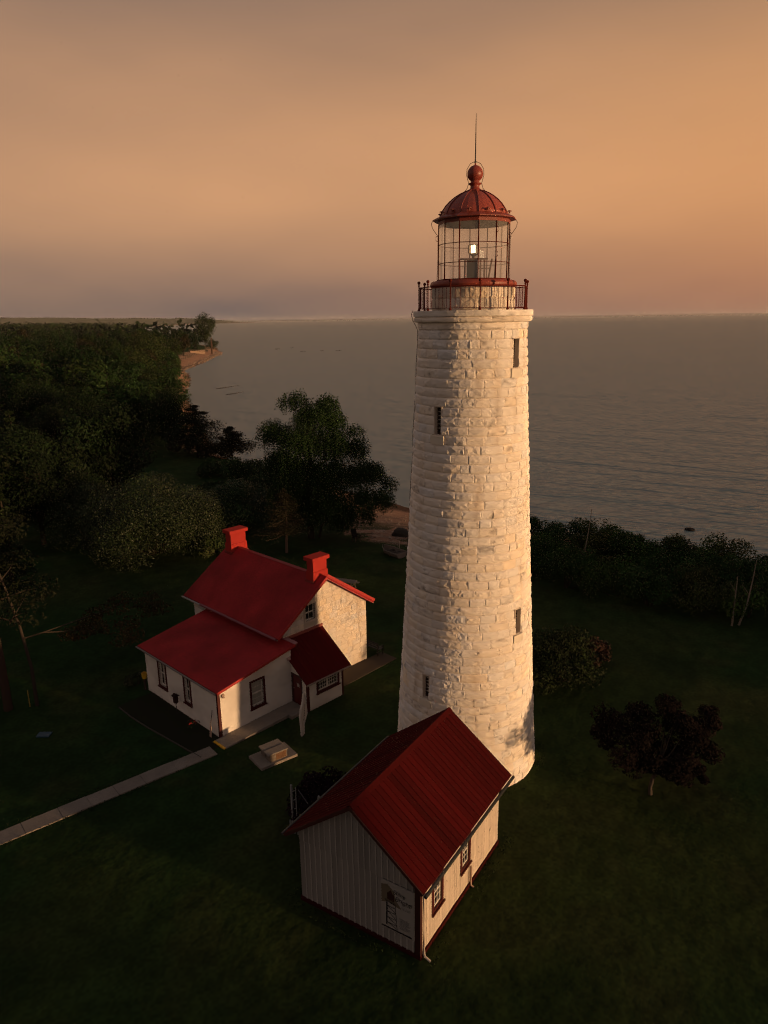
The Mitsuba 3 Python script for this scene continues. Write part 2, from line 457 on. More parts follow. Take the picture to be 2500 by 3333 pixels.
eye_angle = math.degrees(math.atan2(-TX, TY))
made = []
for s0, s1, z0, z1 in stones:
    flat = rng.random() < .12
    m = rock_stone(tower_r, s0, s1, z0, z1, rng, bulge=(.038, .046) if flat else (.046, .068), rough=.25 if flat else 1.0)
    mid = (s0 + s1) / 2
    off = (mid - eye_angle + 180) % 360 - 180
    seen = math.cos(math.radians(off))
    dist = math.hypot(math.hypot(TX, TY) - tower_r(z0) * .9, 20.6 - z0)
    size = (s1 - s0) * tower_r(z0) * max(seen, 0) / dist ** 2 if abs(off) < 84 else 0
    if z0 < 3.2 and off < -20 or z0 < 1.6 and off < 30:
        size = 0                                                  # behind the shed
    made.append((size, m, stone_tone(rng)))
order = sorted(range(len(made)), key=lambda i: -made[i][0])
for i in sorted(order[:300]):
    put(LH + '__wall__stone', made[i][1], 'stone', made[i][2], frame=TOWER)
rest_v, rest_f, rest_c, n0 = [], [], [], 0
for i in order[300:]:
    v, f = made[i][1]
    rest_v.append(v); rest_f.append(f + n0); rest_c.append(made[i][2](v + TOWER[:3, 3])); n0 += len(v)
key = LH + '__wall__stonework'
scene[key] = mikit.ply((np.vstack(rest_v) + TOWER[:3, 3], np.vstack(rest_f)), 'stone', smooth=False, color=np.clip(np.vstack(rest_c), 0, 1))
labels[key] = {'kind': 'stuff', 'label': 'the other rock-faced blocks of the round wall'}

for wa, i0, nc in WINDOWS:                                        # slit windows
    z0, z1 = i0 * CH, (i0 + nc) * CH
    r = tower_r((z0 + z1) / 2)
    o = polar(np.array([r]), np.array([wa]), np.array([0.0]))[0]
    a = math.radians(wa)
    out = np.array([math.sin(a), -math.cos(a), 0])
    fr = TOWER @ frame_of(o, np.array([math.cos(a), math.sin(a), 0]), -out)
    w = numbered(LH + '__window')
    h, dp = WIN_HALF, .24
    put(w + '__reveal', cat(box(-h - .03, -h, -.035, dp + .2, z0, z1), box(h, h + .03, -.035, dp + .2, z0, z1), box(-h - .03, h + .03, -.035, dp + .2, z1, z1 + .03),
                              box(-h - .03, h + .03, -.02, dp + .2, z0 - .03, z0)), 'stone', (.62, .55, .48), frame=fr)
    put(w + '__sill', box(-h - .155, h + .155, -.11, .1, z0 - CH + .008, z0 - .032), 'stone', (.72, .67, .58), frame=fr)
    fm = [box(-h, -h + .035, dp - .06, dp, z0, z1), box(h - .035, h, dp - .06, dp, z0, z1), box(-h + .035, h - .035, dp - .06, dp, z0, z0 + .09), box(-h + .035, h - .035, dp - .06, dp, z1 - .04, z1)]
    put(w + '__frame', cat(*fm), 'satin', (.05, .03, .025), frame=fr)
    br = [box(-.012, .012, dp - .05, dp - .02, z0 + .09, z1 - .04)] + [box(-h + .035, h - .035, dp - .052, dp - .022, z - .012, z + .012) for z in np.linspace(z0 + .09, z1 - .04, 7)[1:-1]]
    put(w + '__glazing_bars', cat(*br), 'satin', (.66, .63, .58), frame=fr)
    put(w + '__pane', ([[-h, dp - .03, z0], [h, dp - .03, z0], [h, dp - .03, z1], [-h, dp - .03, z1]], [[0, 1, 2], [0, 2, 3]]), 'glass', frame=fr)
    put(w + '__dark_room', box(-h, h, dp + .05, dp + .08, z0, z1), 'matte', DARK, frame=fr)


# cornice, parapet drum: rings of dressed and rock-faced blocks
def stone_ring(part, rf, z0, z1, length, rng, **kw):
    r = rf((z0 + z1) / 2)
    n = max(3, int(round(2 * math.pi * r / length)))
    off = rng.uniform(0, 360 / n)
    edges = off + np.arange(n + 1) * 360 / n
    edges[1:-1] += rng.uniform(-.18, .18, n - 1) * 360 / n
    for i in range(n):
        put(part + '__stone', rock_stone(rf, edges[i], edges[i + 1], z0, z1, rng, **kw), 'stone', stone_tone(rng, spread=.06), frame=TOWER)


put(LH + '__cornice', lathe([(2.15, 20.12), (2.255, 20.12), (2.255, 20.40), (2.36, 20.43), (2.36, 20.62), (2.41, 20.64), (2.41, 20.86), (1.3, 20.865)], 96), 'stone', (.55, .50, .44), frame=TOWER)
stone_ring(LH + '__cornice', lambda z: 2.275 + 0 * z, 20.145, 20.405, .95, rng, bulge=(.015, .035), rough=.5)
stone_ring(LH + '__cornice', lambda z: 2.375 + .05 * np.sqrt(np.clip(1 - ((z - 20.53) / .11) ** 2, 0, 1)), 20.415, 20.635, 1.1, rng, bulge=(.02, .045), rough=.7)
stone_ring(LH + '__cornice', lambda z: 2.47 + 0 * z, 20.645, 20.875, 1.2, rng, bulge=(.005, .012), rough=.15, back=.08)
labels[LH + '__cornice'] = {'label': 'three-course stone cornice carrying the gallery'}
put(LH + '__parapet', lathe([(1.64, 20.86), (1.64, 21.80)], 72), 'stone', (.50, .45, .39), smooth=True, frame=TOWER)
for k in range(2):
    z0 = 20.875 + .465 * k
    n = 15
    for j in range(n):
        e0, e1 = (j + .5 * k) * 360 / n, (j + 1 + .5 * k) * 360 / n
        put(LH + '__parapet__stone', rock_stone(lambda z: 1.675 + 0 * z, e0, e1, z0, z0 + .465, rng, bulge=(.02, .05), rough=.8), 'stone', stone_tone(rng, (.66, .59, .50), .09), frame=TOWER)
labels[LH + '__parapet'] = {'label': 'low round stone wall under the lantern room'}

REDM, RAIL = (.25, .048, .032), (.095, .016, .012)
tor = [(1.62 + .158 * math.cos(t_) ** 1, 21.895 + .15 * math.sin(t_)) for t_ in np.linspace(-math.pi / 2, math.pi / 2, 13)]
put(LH + '__curb', lathe([(1.2, 21.745)] + tor + [(1.40, 22.05)], 72), 'satin', REDM, smooth=False, frame=TOWER)
labels[LH + '__curb'] = {'label': 'rounded red curb at the foot of the lantern glass'}

# gallery railing
RR = 2.24
RL = LH + '__gallery_railing'
posts = []
for k in range(12):
    a = 30.0 * k
    p0 = polar(np.array([RR]), np.array([a]), np.array([20.87]))[0]
    prof = [(0, 0), (.055, 0), (.055, .05), (.035, .10), (.028, .16), (.026, .98), (.04, 1.0), (.04, 1.03), (.022, 1.05), (.03, 1.06), (.058, 1.09), (.066, 1.12), (.058, 1.155), (.03, 1.18), (0, 1.185)]
    put(RL + '__post', move(lathe(prof, 10), p0), 'matte', RAIL, smooth=True, frame=TOWER)
for k in range(12):
    for j in range(1, 6):
        a = 30.0 * k + 5.0 * j
        A_, B_ = polar(np.array([RR, RR]), np.array([30.0 * k, 30.0 * (k + 1)]), np.array([0.0, 0.0]))
        p = A_ + (B_ - A_) * j / 6
        put(RL + '__baluster', tube([p + [0, 0, 20.96], p + [0, 0, 21.79]], .011, 5), 'matte', RAIL, frame=TOWER)
for k in range(12):
    A_, B_ = polar(np.array([RR, RR]), np.array([30.0 * k, 30.0 * (k + 1)]), np.array([0.0, 0.0]))
    for z, w in ((21.79, .022), (20.965, .014)):
        put(RL + '__rail', tube([A_ + [0, 0, z], B_ + [0, 0, z]], w, 6), 'matte', RAIL, frame=TOWER)

# lantern room: twelve sides, three tiers of panes
LR = LH + '__lantern_room'
RG, ZB, ZT = 1.44, 22.04, 24.25
rings = [ZB, 22.72, 23.45, ZT]
put(LR + '__floor', lathe([(0, 22.02), (1.42, 22.02)], 48), 'matte', (.10, .05, .04), frame=TOWER)
put(LR + '__base_ring', lathe([(1.50, 22.03), (1.50, 22.10), (1.40, 22.10)], 12), 'matte', RAIL, frame=TOWER)
for k in range(12):
    p, q = polar(np.array([RG, RG]), np.array([30.0 * k, 30.0 * (k + 1)]), np.array([0.0, 0.0]))
    put(LR + '__mullion', tube([p + [0, 0, ZB], p + [0, 0, ZT]], .024, 6), 'matte', (.085, .020, .015), frame=TOWER)
    for z in rings[1:3]:
        put(LR + '__glazing_bar', tube([p + [0, 0, z], q + [0, 0, z]], .015, 6), 'matte', (.085, .020, .015), frame=TOWER)
    for z0, z1 in zip(rings, rings[1:]):
        put(LR + '__pane', (np.array([p + [0, 0, z0], q + [0, 0, z0], q + [0, 0, z1], p + [0, 0, z1]]) * [.992, .992, 1], [[0, 1, 2], [0, 2, 3]]), 'dusty_glass', frame=TOWER)
put(LR + '__ceiling', lathe([(0, 24.42), (1.2, 24.30), (1.40, 24.24)], 24), 'matte', (.16, .15, .14), smooth=True, frame=TOWER)
for a, z in ((30, 23.0), (30, 23.9), (60, 23.85), (-90, 23.7), (64, 23.75)):          # hand grips on the glazing bars
    p = polar(np.array([RG + .04]), np.array([float(a)]), np.array([float(z)]))[0]
    u_ = np.array([math.cos(math.radians(a)), math.sin(math.radians(a)), 0]); n_o = np.array([math.sin(math.radians(a)), -math.cos(math.radians(a)), 0])
    put(LR + '__hand_grip', tube([p + [0, 0, -.10], p + n_o * .06 + [0, 0, -.08], p + n_o * .08, p + n_o * .06 + [0, 0, .08], p + [0, 0, .10]], .012, 5), 'matte', RAIL, frame=TOWER)

# dome
DM = LH + '__dome'
put(LH + '__eave', lathe([(1.36, 24.22), (1.46, 24.22), (1.47, 24.34), (1.62, 24.36), (1.69, 24.37), (1.69, 24.41), (1.50, 24.50), (1.34, 24.56)], 12), 'satin', (.22, .042, .028), frame=TOWER)
labels[LH + '__eave'] = {'label': 'twelve-sided red eave of the lantern roof'}
dome_prof = [(1.345, 24.55), (1.335, 24.62), (1.27, 24.75), (1.15, 24.92), (.99, 25.08), (.80, 25.23), (.60, 25.35), (.42, 25.43), (.30, 25.475)]
for k in range(12):
    put(DM + '__sheet', lathe(dome_prof, 3, 30 * k, 30 * (k + 1)), 'satin', lambda v: np.array([.30, .062, .042])[None] * (.72 + .5 * meshkit.fbm(v * 3.1, 4, 2)[:, None]), frame=TOWER)
    a = 30.0 * k
    pts = [polar(np.array([r_ + .012]), np.array([a]), np.array([z_ + .01]))[0] for r_, z_ in dome_prof]
    put(DM + '__rib', tube(pts, .024, 5), 'satin', (.16, .035, .03), frame=TOWER)
    p = polar(np.array([1.36]), np.array([a + 15.0]), np.array([24.60]))[0]
    nrm = polar(np.array([1.0]), np.array([a + 15.0]), np.array([.35]))[0]; nrm /= np.linalg.norm(nrm)
    pg = [p - nrm * .03, p + nrm * .07, p + nrm * .075, p + nrm * .10]
    put(DM + '__vent_cap', move(lathe([(.03, -.02), (.035, .05), (.085, .055), (.085, .075), (.05, .095), (0, .1)], 10), polar(np.array([1.40]), np.array([a + 15.0]), np.array([24.60]))[0]), 'satin', (.22, .045, .03), frame=TOWER)
ball = [(.315 * math.cos(t_) * (1 if t_ < 0 else 1), 26.10 + (.29 if t_ < 0 else .33) * math.sin(t_)) for t_ in np.linspace(-1.05, 1.45, 18)]
fin = [(.34, 25.46), (.33, 25.50), (.24, 25.53), (.19, 25.58), (.178, 25.64), (.19, 25.69), (.235, 25.72), (.255, 25.745), (.255, 25.765), (.19, 25.78), (.165, 25.81), (.18, 25.845)] + ball + [(.03, 26.47), (.02, 26.54), (0, 26.55)]
put(LH + '__finial', lathe(fin, 28), 'satin', lambda v: np.array([.24, .045, .03])[None] * (.75 + .5 * meshkit.fbm(v * 4, 3, 6)[:, None]), smooth=True, frame=TOWER)
labels[LH + '__finial'] = {'label': 'red ball finial on a waisted neck above the dome'}
put(LH + '__lightning_rod', lathe([(.03, 26.50), (.05, 26.54), (.026, 26.58), (.022, 27.2), (.015, 27.9), (.008, 28.28), (0, 28.29)], 8), 'satin', (.025, .02, .02), smooth=True, frame=TOWER)
for s in (-1, 1):                                                # thin lightning cables from the rod over the ball to the dome
    pts = [(0, 26.56), (.20 * s, 26.48), (.33 * s, 26.28), (.345 * s, 26.05), (.28 * s, 25.83), (.26 * s, 25.76), (.31 * s, 25.58), (.43 * s, 25.44)]
    put(LH + '__cable', tube([[x, -.05, z] for x, z in pts], .011, 4), 'satin', (.06, .04, .03), frame=TOWER)
    pts = [(1.68, 24.38), (1.74, 24.28), (1.70, 24.10), (1.56, 23.9), (1.47, 23.8), (1.47, 22.9), (1.50, 22.1)]
    put(LH + '__cable', tube([[x * s, -.05, z] for x, z in pts], .011, 4), 'satin', (.06, .04, .03), frame=TOWER)
a = eye_angle - 88
cz = np.concatenate([[20.9, 20.75, 20.5, 20.3, 20.1], np.linspace(19.5, 2.0, 20)])
cr = np.concatenate([[2.50, 2.56, 2.50, 2.38, 2.30], tower_r(np.linspace(19.5, 2.0, 20)) + .06 + .02 * np.sin(np.arange(20) * 2.1)])
put(LH + '__cable', tube([polar(np.array([r_]), np.array([a]), np.array([z_]))[0] for r_, z_ in zip(cr, cz)], .013, 4), 'satin', (.10, .08, .07), frame=TOWER)

# the lamp and what stands around it inside the glass
LP = LH + '__lamp'
scene[LP + '__burner'] = mikit.ply(move(cat(lathe([(0, 23.13), (.085, 23.13), (.085, 23.43), (0, 23.43)], 16)), (TX - .02, TY, 0)), 'matte', color=None, emitter={'type': 'area', 'radiance': rgb(.50, .37, .20)})
scene[LP + '__burner']['bsdf'] = {'type': 'diffuse', 'reflectance': rgb(.5, .5, .5)}
labels[LP + '__burner'] = {'label': 'glowing white lamp cylinder'}
put(LP + '__top_plate', lathe([(0, 23.47), (.2, 23.46), (.2, 23.44), (0, 23.44)], 18), 'satin', (.12, .09, .06), frame=TOWER)
put(LP + '__bottom_plate', lathe([(0, 23.12), (.2, 23.12), (.2, 23.08), (.08, 23.02), (.06, 22.9), (0, 22.9)], 18), 'satin', (.20, .18, .16), frame=TOWER)
for a in (40, 160, 280, 100, 220, 340):
    p = polar(np.array([.19]), np.array([float(a)]), np.array([0.0]))[0]
    put(LP + '__lens_panel', bar(p + [0, 0, 23.12], p + [0, 0, 23.44], .07), 'satin', (.30, .19, .10), frame=TOWER) if a in (100, 280) else None
    put(LP + '__stay', tube([p + [0, 0, 23.10], p + [0, 0, 23.45]], .008, 4), 'satin', (.12, .09, .06), frame=TOWER)
put(LP + '__cabinet', box(-.26, .12, -.25, .2, 22.05, 22.90), 'matte', (.012, .022, .018), frame=TOWER)
put(LP + '__guard_rail', cat(*[bar((x, -.62, 22.05), (x + dx, -.62, 22.86), .05) for x, dx in ((-.42, 0), (-.62, -.03), (.2, .0), (.36, 0), (.52, .14), (.78, .04))], bar((-.62, -.62, 22.86), (.5, -.62, 22.86), .05), bar((.1, -.62, 22.5), (.6, -.62, 22.5), .03),
                            bar((-.7, -.62, 22.06), (.85, -.62, 22.06), .06)), 'matte', (.09, .035, .028), frame=TOWER)

# ------------------------------------------------------------------ the keeper's house (local x to the right and away, y to the left and away)
HX, HY = np.array([.69676376, .71730068, 0]), np.array([-.71730068, .69676376, 0])
HOUSE = frame_of((-8.51, 32.50, 0), HX, HY)
KH = 'keeper_house'
tag(KH, 'white stone keeper\'s house with red roofs, two red chimneys and a lean-to', 'house')
rng = np.random.default_rng(21)
I4 = np.eye(4)
XE, YB, XM, XR, XRID = 4.75, 7.35, 4.9, 11.35, 7.95              # lean-to depth, lean-to back, main left wall, main right wall, ridge
YF, YBK = .83, 9.95                                             # main gable planes


def lt(x):                                                      # top of the lean-to roof
    return 2.70 + .174 * (x + .13)


def mr(x):                                                      # top of the main roof
    return 6.46 - .70 * abs(x - XRID)


# lean-to walls
front = face(HOUSE, (0, 0, 0), (1, 0, 0), (0, 1, 0))
wp = Polygon([(0, 0), (XE, 0), (XE, lt(XE) - .10), (0, lt(0) - .10)]).difference(sbox(2.05, .88, 2.82, 2.30))
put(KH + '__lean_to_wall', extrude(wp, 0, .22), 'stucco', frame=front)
left = face(HOUSE, (0, YB, 0), (0, -1, 0), (1, 0, 0))            # x runs from the back corner to the front corner
wins = [(YB - 5.88, YB - 5.10), (YB - 3.20, YB - 2.60)]
wins = [(YB - 5.85, YB - 5.13), (YB - 3.16, YB - 2.62)]
lp = Polygon([(0, 0), (YB - .22, 0), (YB - .22, lt(0) - .10), (0, lt(0) - .10)])
for a0, a1 in wins:
    lp = lp.difference(sbox(a0, .92, a1, 2.34))
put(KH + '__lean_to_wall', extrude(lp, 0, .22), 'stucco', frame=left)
back = face(HOUSE, (XE, YB, 0), (-1, 0, 0), (0, -1, 0))
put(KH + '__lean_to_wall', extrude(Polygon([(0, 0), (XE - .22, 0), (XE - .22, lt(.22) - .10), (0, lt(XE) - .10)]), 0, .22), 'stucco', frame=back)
window(KH, front, 2.05, 2.82, .88, 2.30, 1, 4, curtain=CURTAIN, rail=1.58, tw=.105)
for a0, a1 in wins:
    window(KH, left, a0, a1, .92, 2.34, 2, 2, curtain=CURTAIN, rail=1.64, tw=.11)
put(KH + '__corner_board', cat(box(-.025, .13, -.025, 0, .0, lt(0) - .1), box(-.025, 0, 0, .10, .0, lt(0) - .1)), 'satin', TRIM, frame=HOUSE)
put(KH + '__base_board', cat(box(.13, XE, -.02, 0, 0, .07)), 'satin', (.06, .03, .025), frame=HOUSE)
# main walls
gp = Polygon([(XM, 0), (XR, 0), (XR, mr(XR) - .16), (XRID, mr(XRID) - .16), (XM, mr(XM) - .16)]).difference(sbox(6.55, 4.03, 7.27, 5.0))
gf = face(HOUSE, (0, YF, 0), (1, 0, 0), (0, 1, 0))
put(KH + '__gable_wall', extrude(gp, 0, .4), 'stone', (.50, .45, .39), frame=gf)
labels[KH + '__gable_wall'] = {'label': 'sunlit gable wall of pale rock-faced blocks'}
put(KH + '__back_wall', extrude(Polygon([(XM, 0), (XR, 0), (XR, mr(XR) - .16), (XRID, mr(XRID) - .16), (XM, mr(XM) - .16)]), 0, .4), 'stucco', frame=face(HOUSE, (0, YBK - .4, 0), (1, 0, 0), (0, 1, 0)))
put(KH + '__side_wall', box(XM, XM + .4, YF + .4, YBK - .4, 0, mr(XM) - .12), 'stucco', frame=HOUSE)
put(KH + '__side_wall', box(XR - .4, XR, YF + .4, YBK - .4, 0, mr(XR) - .12), 'stucco', frame=HOUSE)
for z in np.arange(3.0, 3.9, .33):                              # coursed blocks of the side wall beyond the lean-to
    x0 = YB + .05 + rng.uniform(0, .2)
    while x0 < YBK - .1:
        x1 = min(x0 + rng.uniform(.5, .8), YBK)
        put(KH + '__side_wall__stone', box(XM - .025, XM, x0 + .008, x1 - .008, z + .006, z + .324), 'stone', stone_tone(rng, (.46, .43, .39), .05), frame=HOUSE)
        x0 = x1


def flat_stone(a0, a1, z0, z1, rng, proud=.03, rough=1.0):
    """A rock-faced block on a flat wall face (a, depth, z)."""
    u, v = np.array([0, .06, .33, .67, .94, 1]), np.array([0, .15, .5, .85, 1])
    uu, vv = np.meshgrid(u, v, indexing='ij')
    e = np.minimum(np.minimum(uu, 1 - uu) * (a1 - a0), np.minimum(vv, 1 - vv) * (z1 - z0))
    h = (proud + rough * rng.normal(0, .012, uu.shape) + rough * .02 * rng.uniform(-1, 1) * (uu - .5)) * np.clip(e / .03, 0, 1)
    h = np.maximum(h, .004)
    g = .006
    a = a0 + g + (a1 - a0 - 2 * g) * uu
    z = z0 + g + (z1 - z0 - 2 * g) * vv
    V = np.stack([a.ravel(), -h.ravel(), z.ravel()], 1)
    m, k = uu.shape
    ids = np.arange(m * k).reshape(m, k)
    fs = []
    for i in range(m - 1):
        for j in range(k - 1):
            fs += [[ids[i, j], ids[i + 1, j], ids[i + 1, j + 1]], [ids[i, j], ids[i + 1, j + 1], ids[i, j + 1]]]
    ring = np.concatenate([ids[:, 0], ids[-1, 1:], ids[-2::-1, -1], ids[0, -2:0:-1]])
    vb = V[ring] * [1, 0, 1] + [0, .01, 0]
    n0 = len(V)
    c = len(ring)
    for i in range(c):
        j = (i + 1) % c
        fs += [[ring[i], n0 + i, n0 + j], [ring[i], n0 + j, ring[j]]]
    return np.vstack([V, vb]), np.array(fs)


z = .02
hole = sbox(6.42, 3.90, 7.40, 5.13)
course = 0
while z < 6.2:
    h = rng.uniform(.29, .36)
    lo, hi = XM + .02, XR - .005
    top = z + h
    half = (6.46 - .20 - top) / .70
    lo, hi = max(lo, XRID - half), min(hi, XRID + half)
    a = lo
    quoin = .55 if course % 2 else .34
    if hi - lo > .25:
        ends = []
        while a < hi - .01:
            b = a + rng.uniform(.38, .85)
            if b > hi - quoin - .12 and b < hi - .02:
                b = hi - quoin
            if a >= hi - quoin - .02 or b > hi:
                b = hi
            ends.append((a, b)); a = b
        for a0, a1 in ends:
            if sbox(a0, z, a1, top).intersects(hole):
                for c0, c1 in ((a0, min(a1, 6.42)), (max(a0, 7.40), a1)):
                    if c1 - c0 > .08 and not sbox(c0 + .01, z, c1 - .01, top).intersects(hole):
                        put(KH + '__gable_wall__stone', flat_stone(c0, c1, z, top, rng), 'stone', stone_tone(rng, (.64, .585, .52), .035), frame=gf)
                continue
            put(KH + '__gable_wall__stone', flat_stone(a0, a1, z, top, rng, rough=.6 if a1 == hi else 1), 'stone', stone_tone(rng, (.64, .585, .52), .035), frame=gf)
    z = top
    course += 1
window(KH, gf, 6.55, 7.27, 4.03, 5.0, 2, 2, trim=(.50, .44, .38), tw=.07, rail=4.5, curtain=None, depth=.16)

# roofs
SH, SHD = (.31, .019, .023), (.11, .010, .010)


def roof_plate(key, corners, th, mat='shingle', color=SH, frame=HOUSE):
    return put(key, slab(corners, th), mat, color, frame=frame)


ER, OV = 4.26, .34
roof_plate(KH + '__roof', [(ER, .50, mr(ER)), (ER, 10.08, mr(ER)), (XRID, 10.08, mr(XRID)), (XRID, .50, mr(XRID))][::-1], .11)
roof_plate(KH + '__roof', [(XRID + .002, .50, mr(XRID)), (XRID + .002, 10.08, mr(XRID)), (11.72, 10.08, mr(11.72)), (11.72, .50, mr(11.72))][::-1], .11)
roof_plate(KH + '__lean_to_roof', [(-.17, -.22, lt(-.17)), (-.17, 7.85, lt(-.17)), (XM - .003, 7.85, lt(XM)), (XM - .003, -.22, lt(XM))][::-1], .10)
put(KH + '__roof__ridge_cap', cat(slab([(XRID - .13, 1.8, mr(XRID - .13) + .03), (XRID - .13, 8.9, mr(XRID - .13) + .03), (XRID, 8.9, mr(XRID) + .035), (XRID, 1.8, mr(XRID) + .035)][::-1], .02),
                                    slab([(XRID, 1.8, mr(XRID) + .035), (XRID, 8.9, mr(XRID) + .035), (XRID + .13, 8.9, mr(XRID + .13) + .03), (XRID + .13, 1.8, mr(XRID + .13) + .03)][::-1], .02)), 'satin', (.30, .03, .03), frame=HOUSE)
for x0, x1 in ((ER, XRID), (11.72, XRID)):                        # rake boards with their pale soffit
    put(KH + '__rake_board', slab([(x0, .47, mr(x0) + .012), (x1, .47, mr(x1) + .012), (x1, .497, mr(x1) + .012), (x0, .497, mr(x0) + .012)][::1 if x0 > x1 else 1], .17), 'satin', (.38, .03, .028), frame=HOUSE)
    put(KH + '__soffit', slab([(x0, .50, mr(x0) - .125), (x1, .50, mr(x1) - .125), (x1, YF, mr(x1) - .125), (x0, YF, mr(x0) - .125)], .02), 'satin', (.33, .24, .22), frame=HOUSE)
put(KH + '__rake_board', slab([(-.17, -.245, lt(-.17) + .01), (XM, -.245, lt(XM) + .01), (XM, -.222, lt(XM) + .01), (-.17, -.222, lt(-.17) + .01)], .14), 'satin', (.36, .025, .024), frame=HOUSE)
put(KH + '__gutter', tube([(-.23, -.20, lt(-.17) - .06), (-.23, 7.88, lt(-.17) - .06)], .05, 8), 'satin', (.16, .145, .14), smooth=True, frame=HOUSE)
put(KH + '__gutter', tube([(ER - .07, 8.0, mr(ER) - .06), (ER - .07, 10.1, mr(ER) - .06)], .055, 8), 'satin', (.30, .29, .28), smooth=True, frame=HOUSE)
put(KH + '__gutter', tube([(ER - .08, .52, mr(ER) - .03), (ER - .08, 7.98, mr(ER) - .03)], .075, 8), 'satin', (.20, .055, .075), smooth=True, frame=HOUSE)  # red-painted gutter; the skylight on it is put into this mauve colour
put(KH + '__wall_flashing', box(XM - .03, XM - .001, YF, 8.3, lt(XM) - .02, mr(XM) - .10), 'satin', (.30, .05, .06), frame=HOUSE)
put(KH + '__wall_flashing', slab([(XM - .02, YF - 1.04, lt(XM) + .015), (XM + .22, YF - 1.04, lt(XM) + .04), (XM + .22, YF - .003, lt(XM) + .05), (XM - .02, YF - .003, lt(XM) + .025)], .04), 'satin', (.34, .16, .18), frame=HOUSE)


def chimney(x0, x1, y0, y1, ztop, zbase):
    k = numbered(KH + '__chimney')
    col = lambda v: np.array([.38, .036, .030])[None] * (.78 + .4 * meshkit.fbm(v * 3, 3, 4)[:, None])
    dx = .13
    put(k + '__shaft', cat(box(x0 + dx - .05, x1 - dx + .05, y0 + dx - .05, y1 - dx + .05, zbase, zbase + .75), box(x0 + dx, x1 - dx, y0 + dx, y1 - dx, zbase + .75, ztop - .22)), 'matte', col, frame=HOUSE)
    put(k + '__cap', cat(box(x0, x1, y0, y1, ztop - .2199, ztop)), 'matte', col, frame=HOUSE)
    put(k + '__flashing', cat(box(x0 + dx - .09, x1 - dx + .09, y0 + dx - .09, y1 - dx + .09, zbase, zbase + .24)), 'satin', (.22, .03, .03), frame=HOUSE)


chimney(7.32, 8.60, .92, 1.72, 7.56, 5.95)
chimney(7.28, 8.68, 8.95, 9.78, 7.60, 5.95)

# porch
PX0, PX1, PY = 4.72, 7.30, -1.36


def pr(y):                                                      # top of the porch roof
    return 1.83 + .705 * (y + 1.46)


pf = face(HOUSE, (PX0, PY, 0), (1, 0, 0), (0, 1, 0))
W_ = PX1 - PX0
pp = Polygon([(0, 0), (W_, 0), (W_, pr(PY) - .09), (0, pr(PY) - .09)]).difference(sbox(.72, .90, 2.18, 1.62))
put(KH + '__porch_wall', extrude(pp, 0, .12), 'stucco', frame=pf)
window(KH, pf, .72, 2.18, .93, 1.60, 8, 3, tw=.10, casement=True, depth=.10)
lf = face(HOUSE, (PX0, 0, 0), (0, -1, 0), (1, 0, 0))
lpoly = Polygon([(0, 0), (-PY - .12, 0), (-PY - .12, pr(PY + .12) - .09), (0, pr(0) - .09)]).difference(sbox(.06, .08, .86, 1.86))
put(KH + '__porch_wall', extrude(lpoly, 0, .12), 'stucco', frame=lf)
put(KH + '__porch_wall', extrude(Polygon([(0, 0), (YF - PY - .12, 0), (YF - PY - .12, pr(YF) - .09), (0, pr(PY + .12) - .09)]), 0, .12), 'stucco', frame=face(HOUSE, (PX1, PY + .12, 0), (0, 1, 0), (-1, 0, 0)))
dk = numbered(KH + '__door')
put(dk + '__leaf', box(.10, .82, .03, .07, .10, 1.84), 'satin', (.10, .012, .010), frame=lf)
put(dk + '__frame', cat(box(.0, .10, -.02, .08, .06, 1.92), box(.82, .90, -.02, .08, .06, 1.92), box(.10, .82, -.018, .08, 1.84, 1.92)), 'satin', (.05, .02, .018), frame=lf)
put(dk + '__notice', box(.42, .62, .024, .029, 1.18, 1.40), 'matte', (.42, .38, .35), frame=lf)
put(dk + '__handle', cat(box(.15, .18, -.01, .028, 1.0, 1.06), box(.15, .24, -.02, -.008, 1.02, 1.04)), 'satin', (.4, .36, .3), frame=lf)
put(dk + '__threshold', box(.0, .9, -.10, .1, .0, .08), 'satin', (.25, .20, .18), frame=lf)
put(KH + '__corner_board', cat(box(PX0 - .02, PX0 + .10, PY - .02, PY, 0, pr(PY) - .08), box(PX0 - .02, PX0, PY, PY + .12, 0, pr(PY) - .08)), 'satin', TRIM, frame=HOUSE)
put(KH + '__corner_board', cat(box(PX1 - .10, PX1 + .02, PY - .02, PY, 0, pr(PY) - .08), box(PX1, PX1 + .02, PY, PY + .12, 0, pr(PY) - .08)), 'satin', TRIM, frame=HOUSE)
PE = -1.56
xs = np.linspace(4.50, 7.76, 14)
for a, b in zip(xs, xs[1:]):                                     # sheets of the porch roof, a standing seam on each
    hi = YF - .004 if a > 4.74 else -.006
    sh_ = np.array([.085, .005, .006]) * (1 + .06 * rng.standard_normal())
    put(KH + '__porch_roof__panel', cat(slab([(a + .003, PE, pr(PE)), (b - .003, PE, pr(PE)), (b - .003, hi, pr(hi)), (a + .003, hi, pr(hi))], .05),
                                         slab([(b - .022, PE, pr(PE) + .02), (b - .003, PE, pr(PE) + .02), (b - .003, hi, pr(hi) + .02), (b - .022, hi, pr(hi) + .02)], .022)), 'matte', sh_, frame=HOUSE)
put(KH + '__porch_roof__top_flashing', box(XM + .1, 7.78, YF - .05, YF - .004, pr(YF) - .02, pr(YF) + .16), 'satin', (.26, .07, .06), frame=HOUSE)
put(KH + '__porch_roof__eave_board', box(4.50, 7.76, PE - .03, PE - .002, pr(PE) - .10, pr(PE) - .012), 'satin', (.30, .26, .24), frame=HOUSE)
put(KH + '__porch_roof__cleat', box(4.44, 4.62, -.16, -.02, 2.74, 2.86), 'satin', (.42, .30, .29), frame=HOUSE)
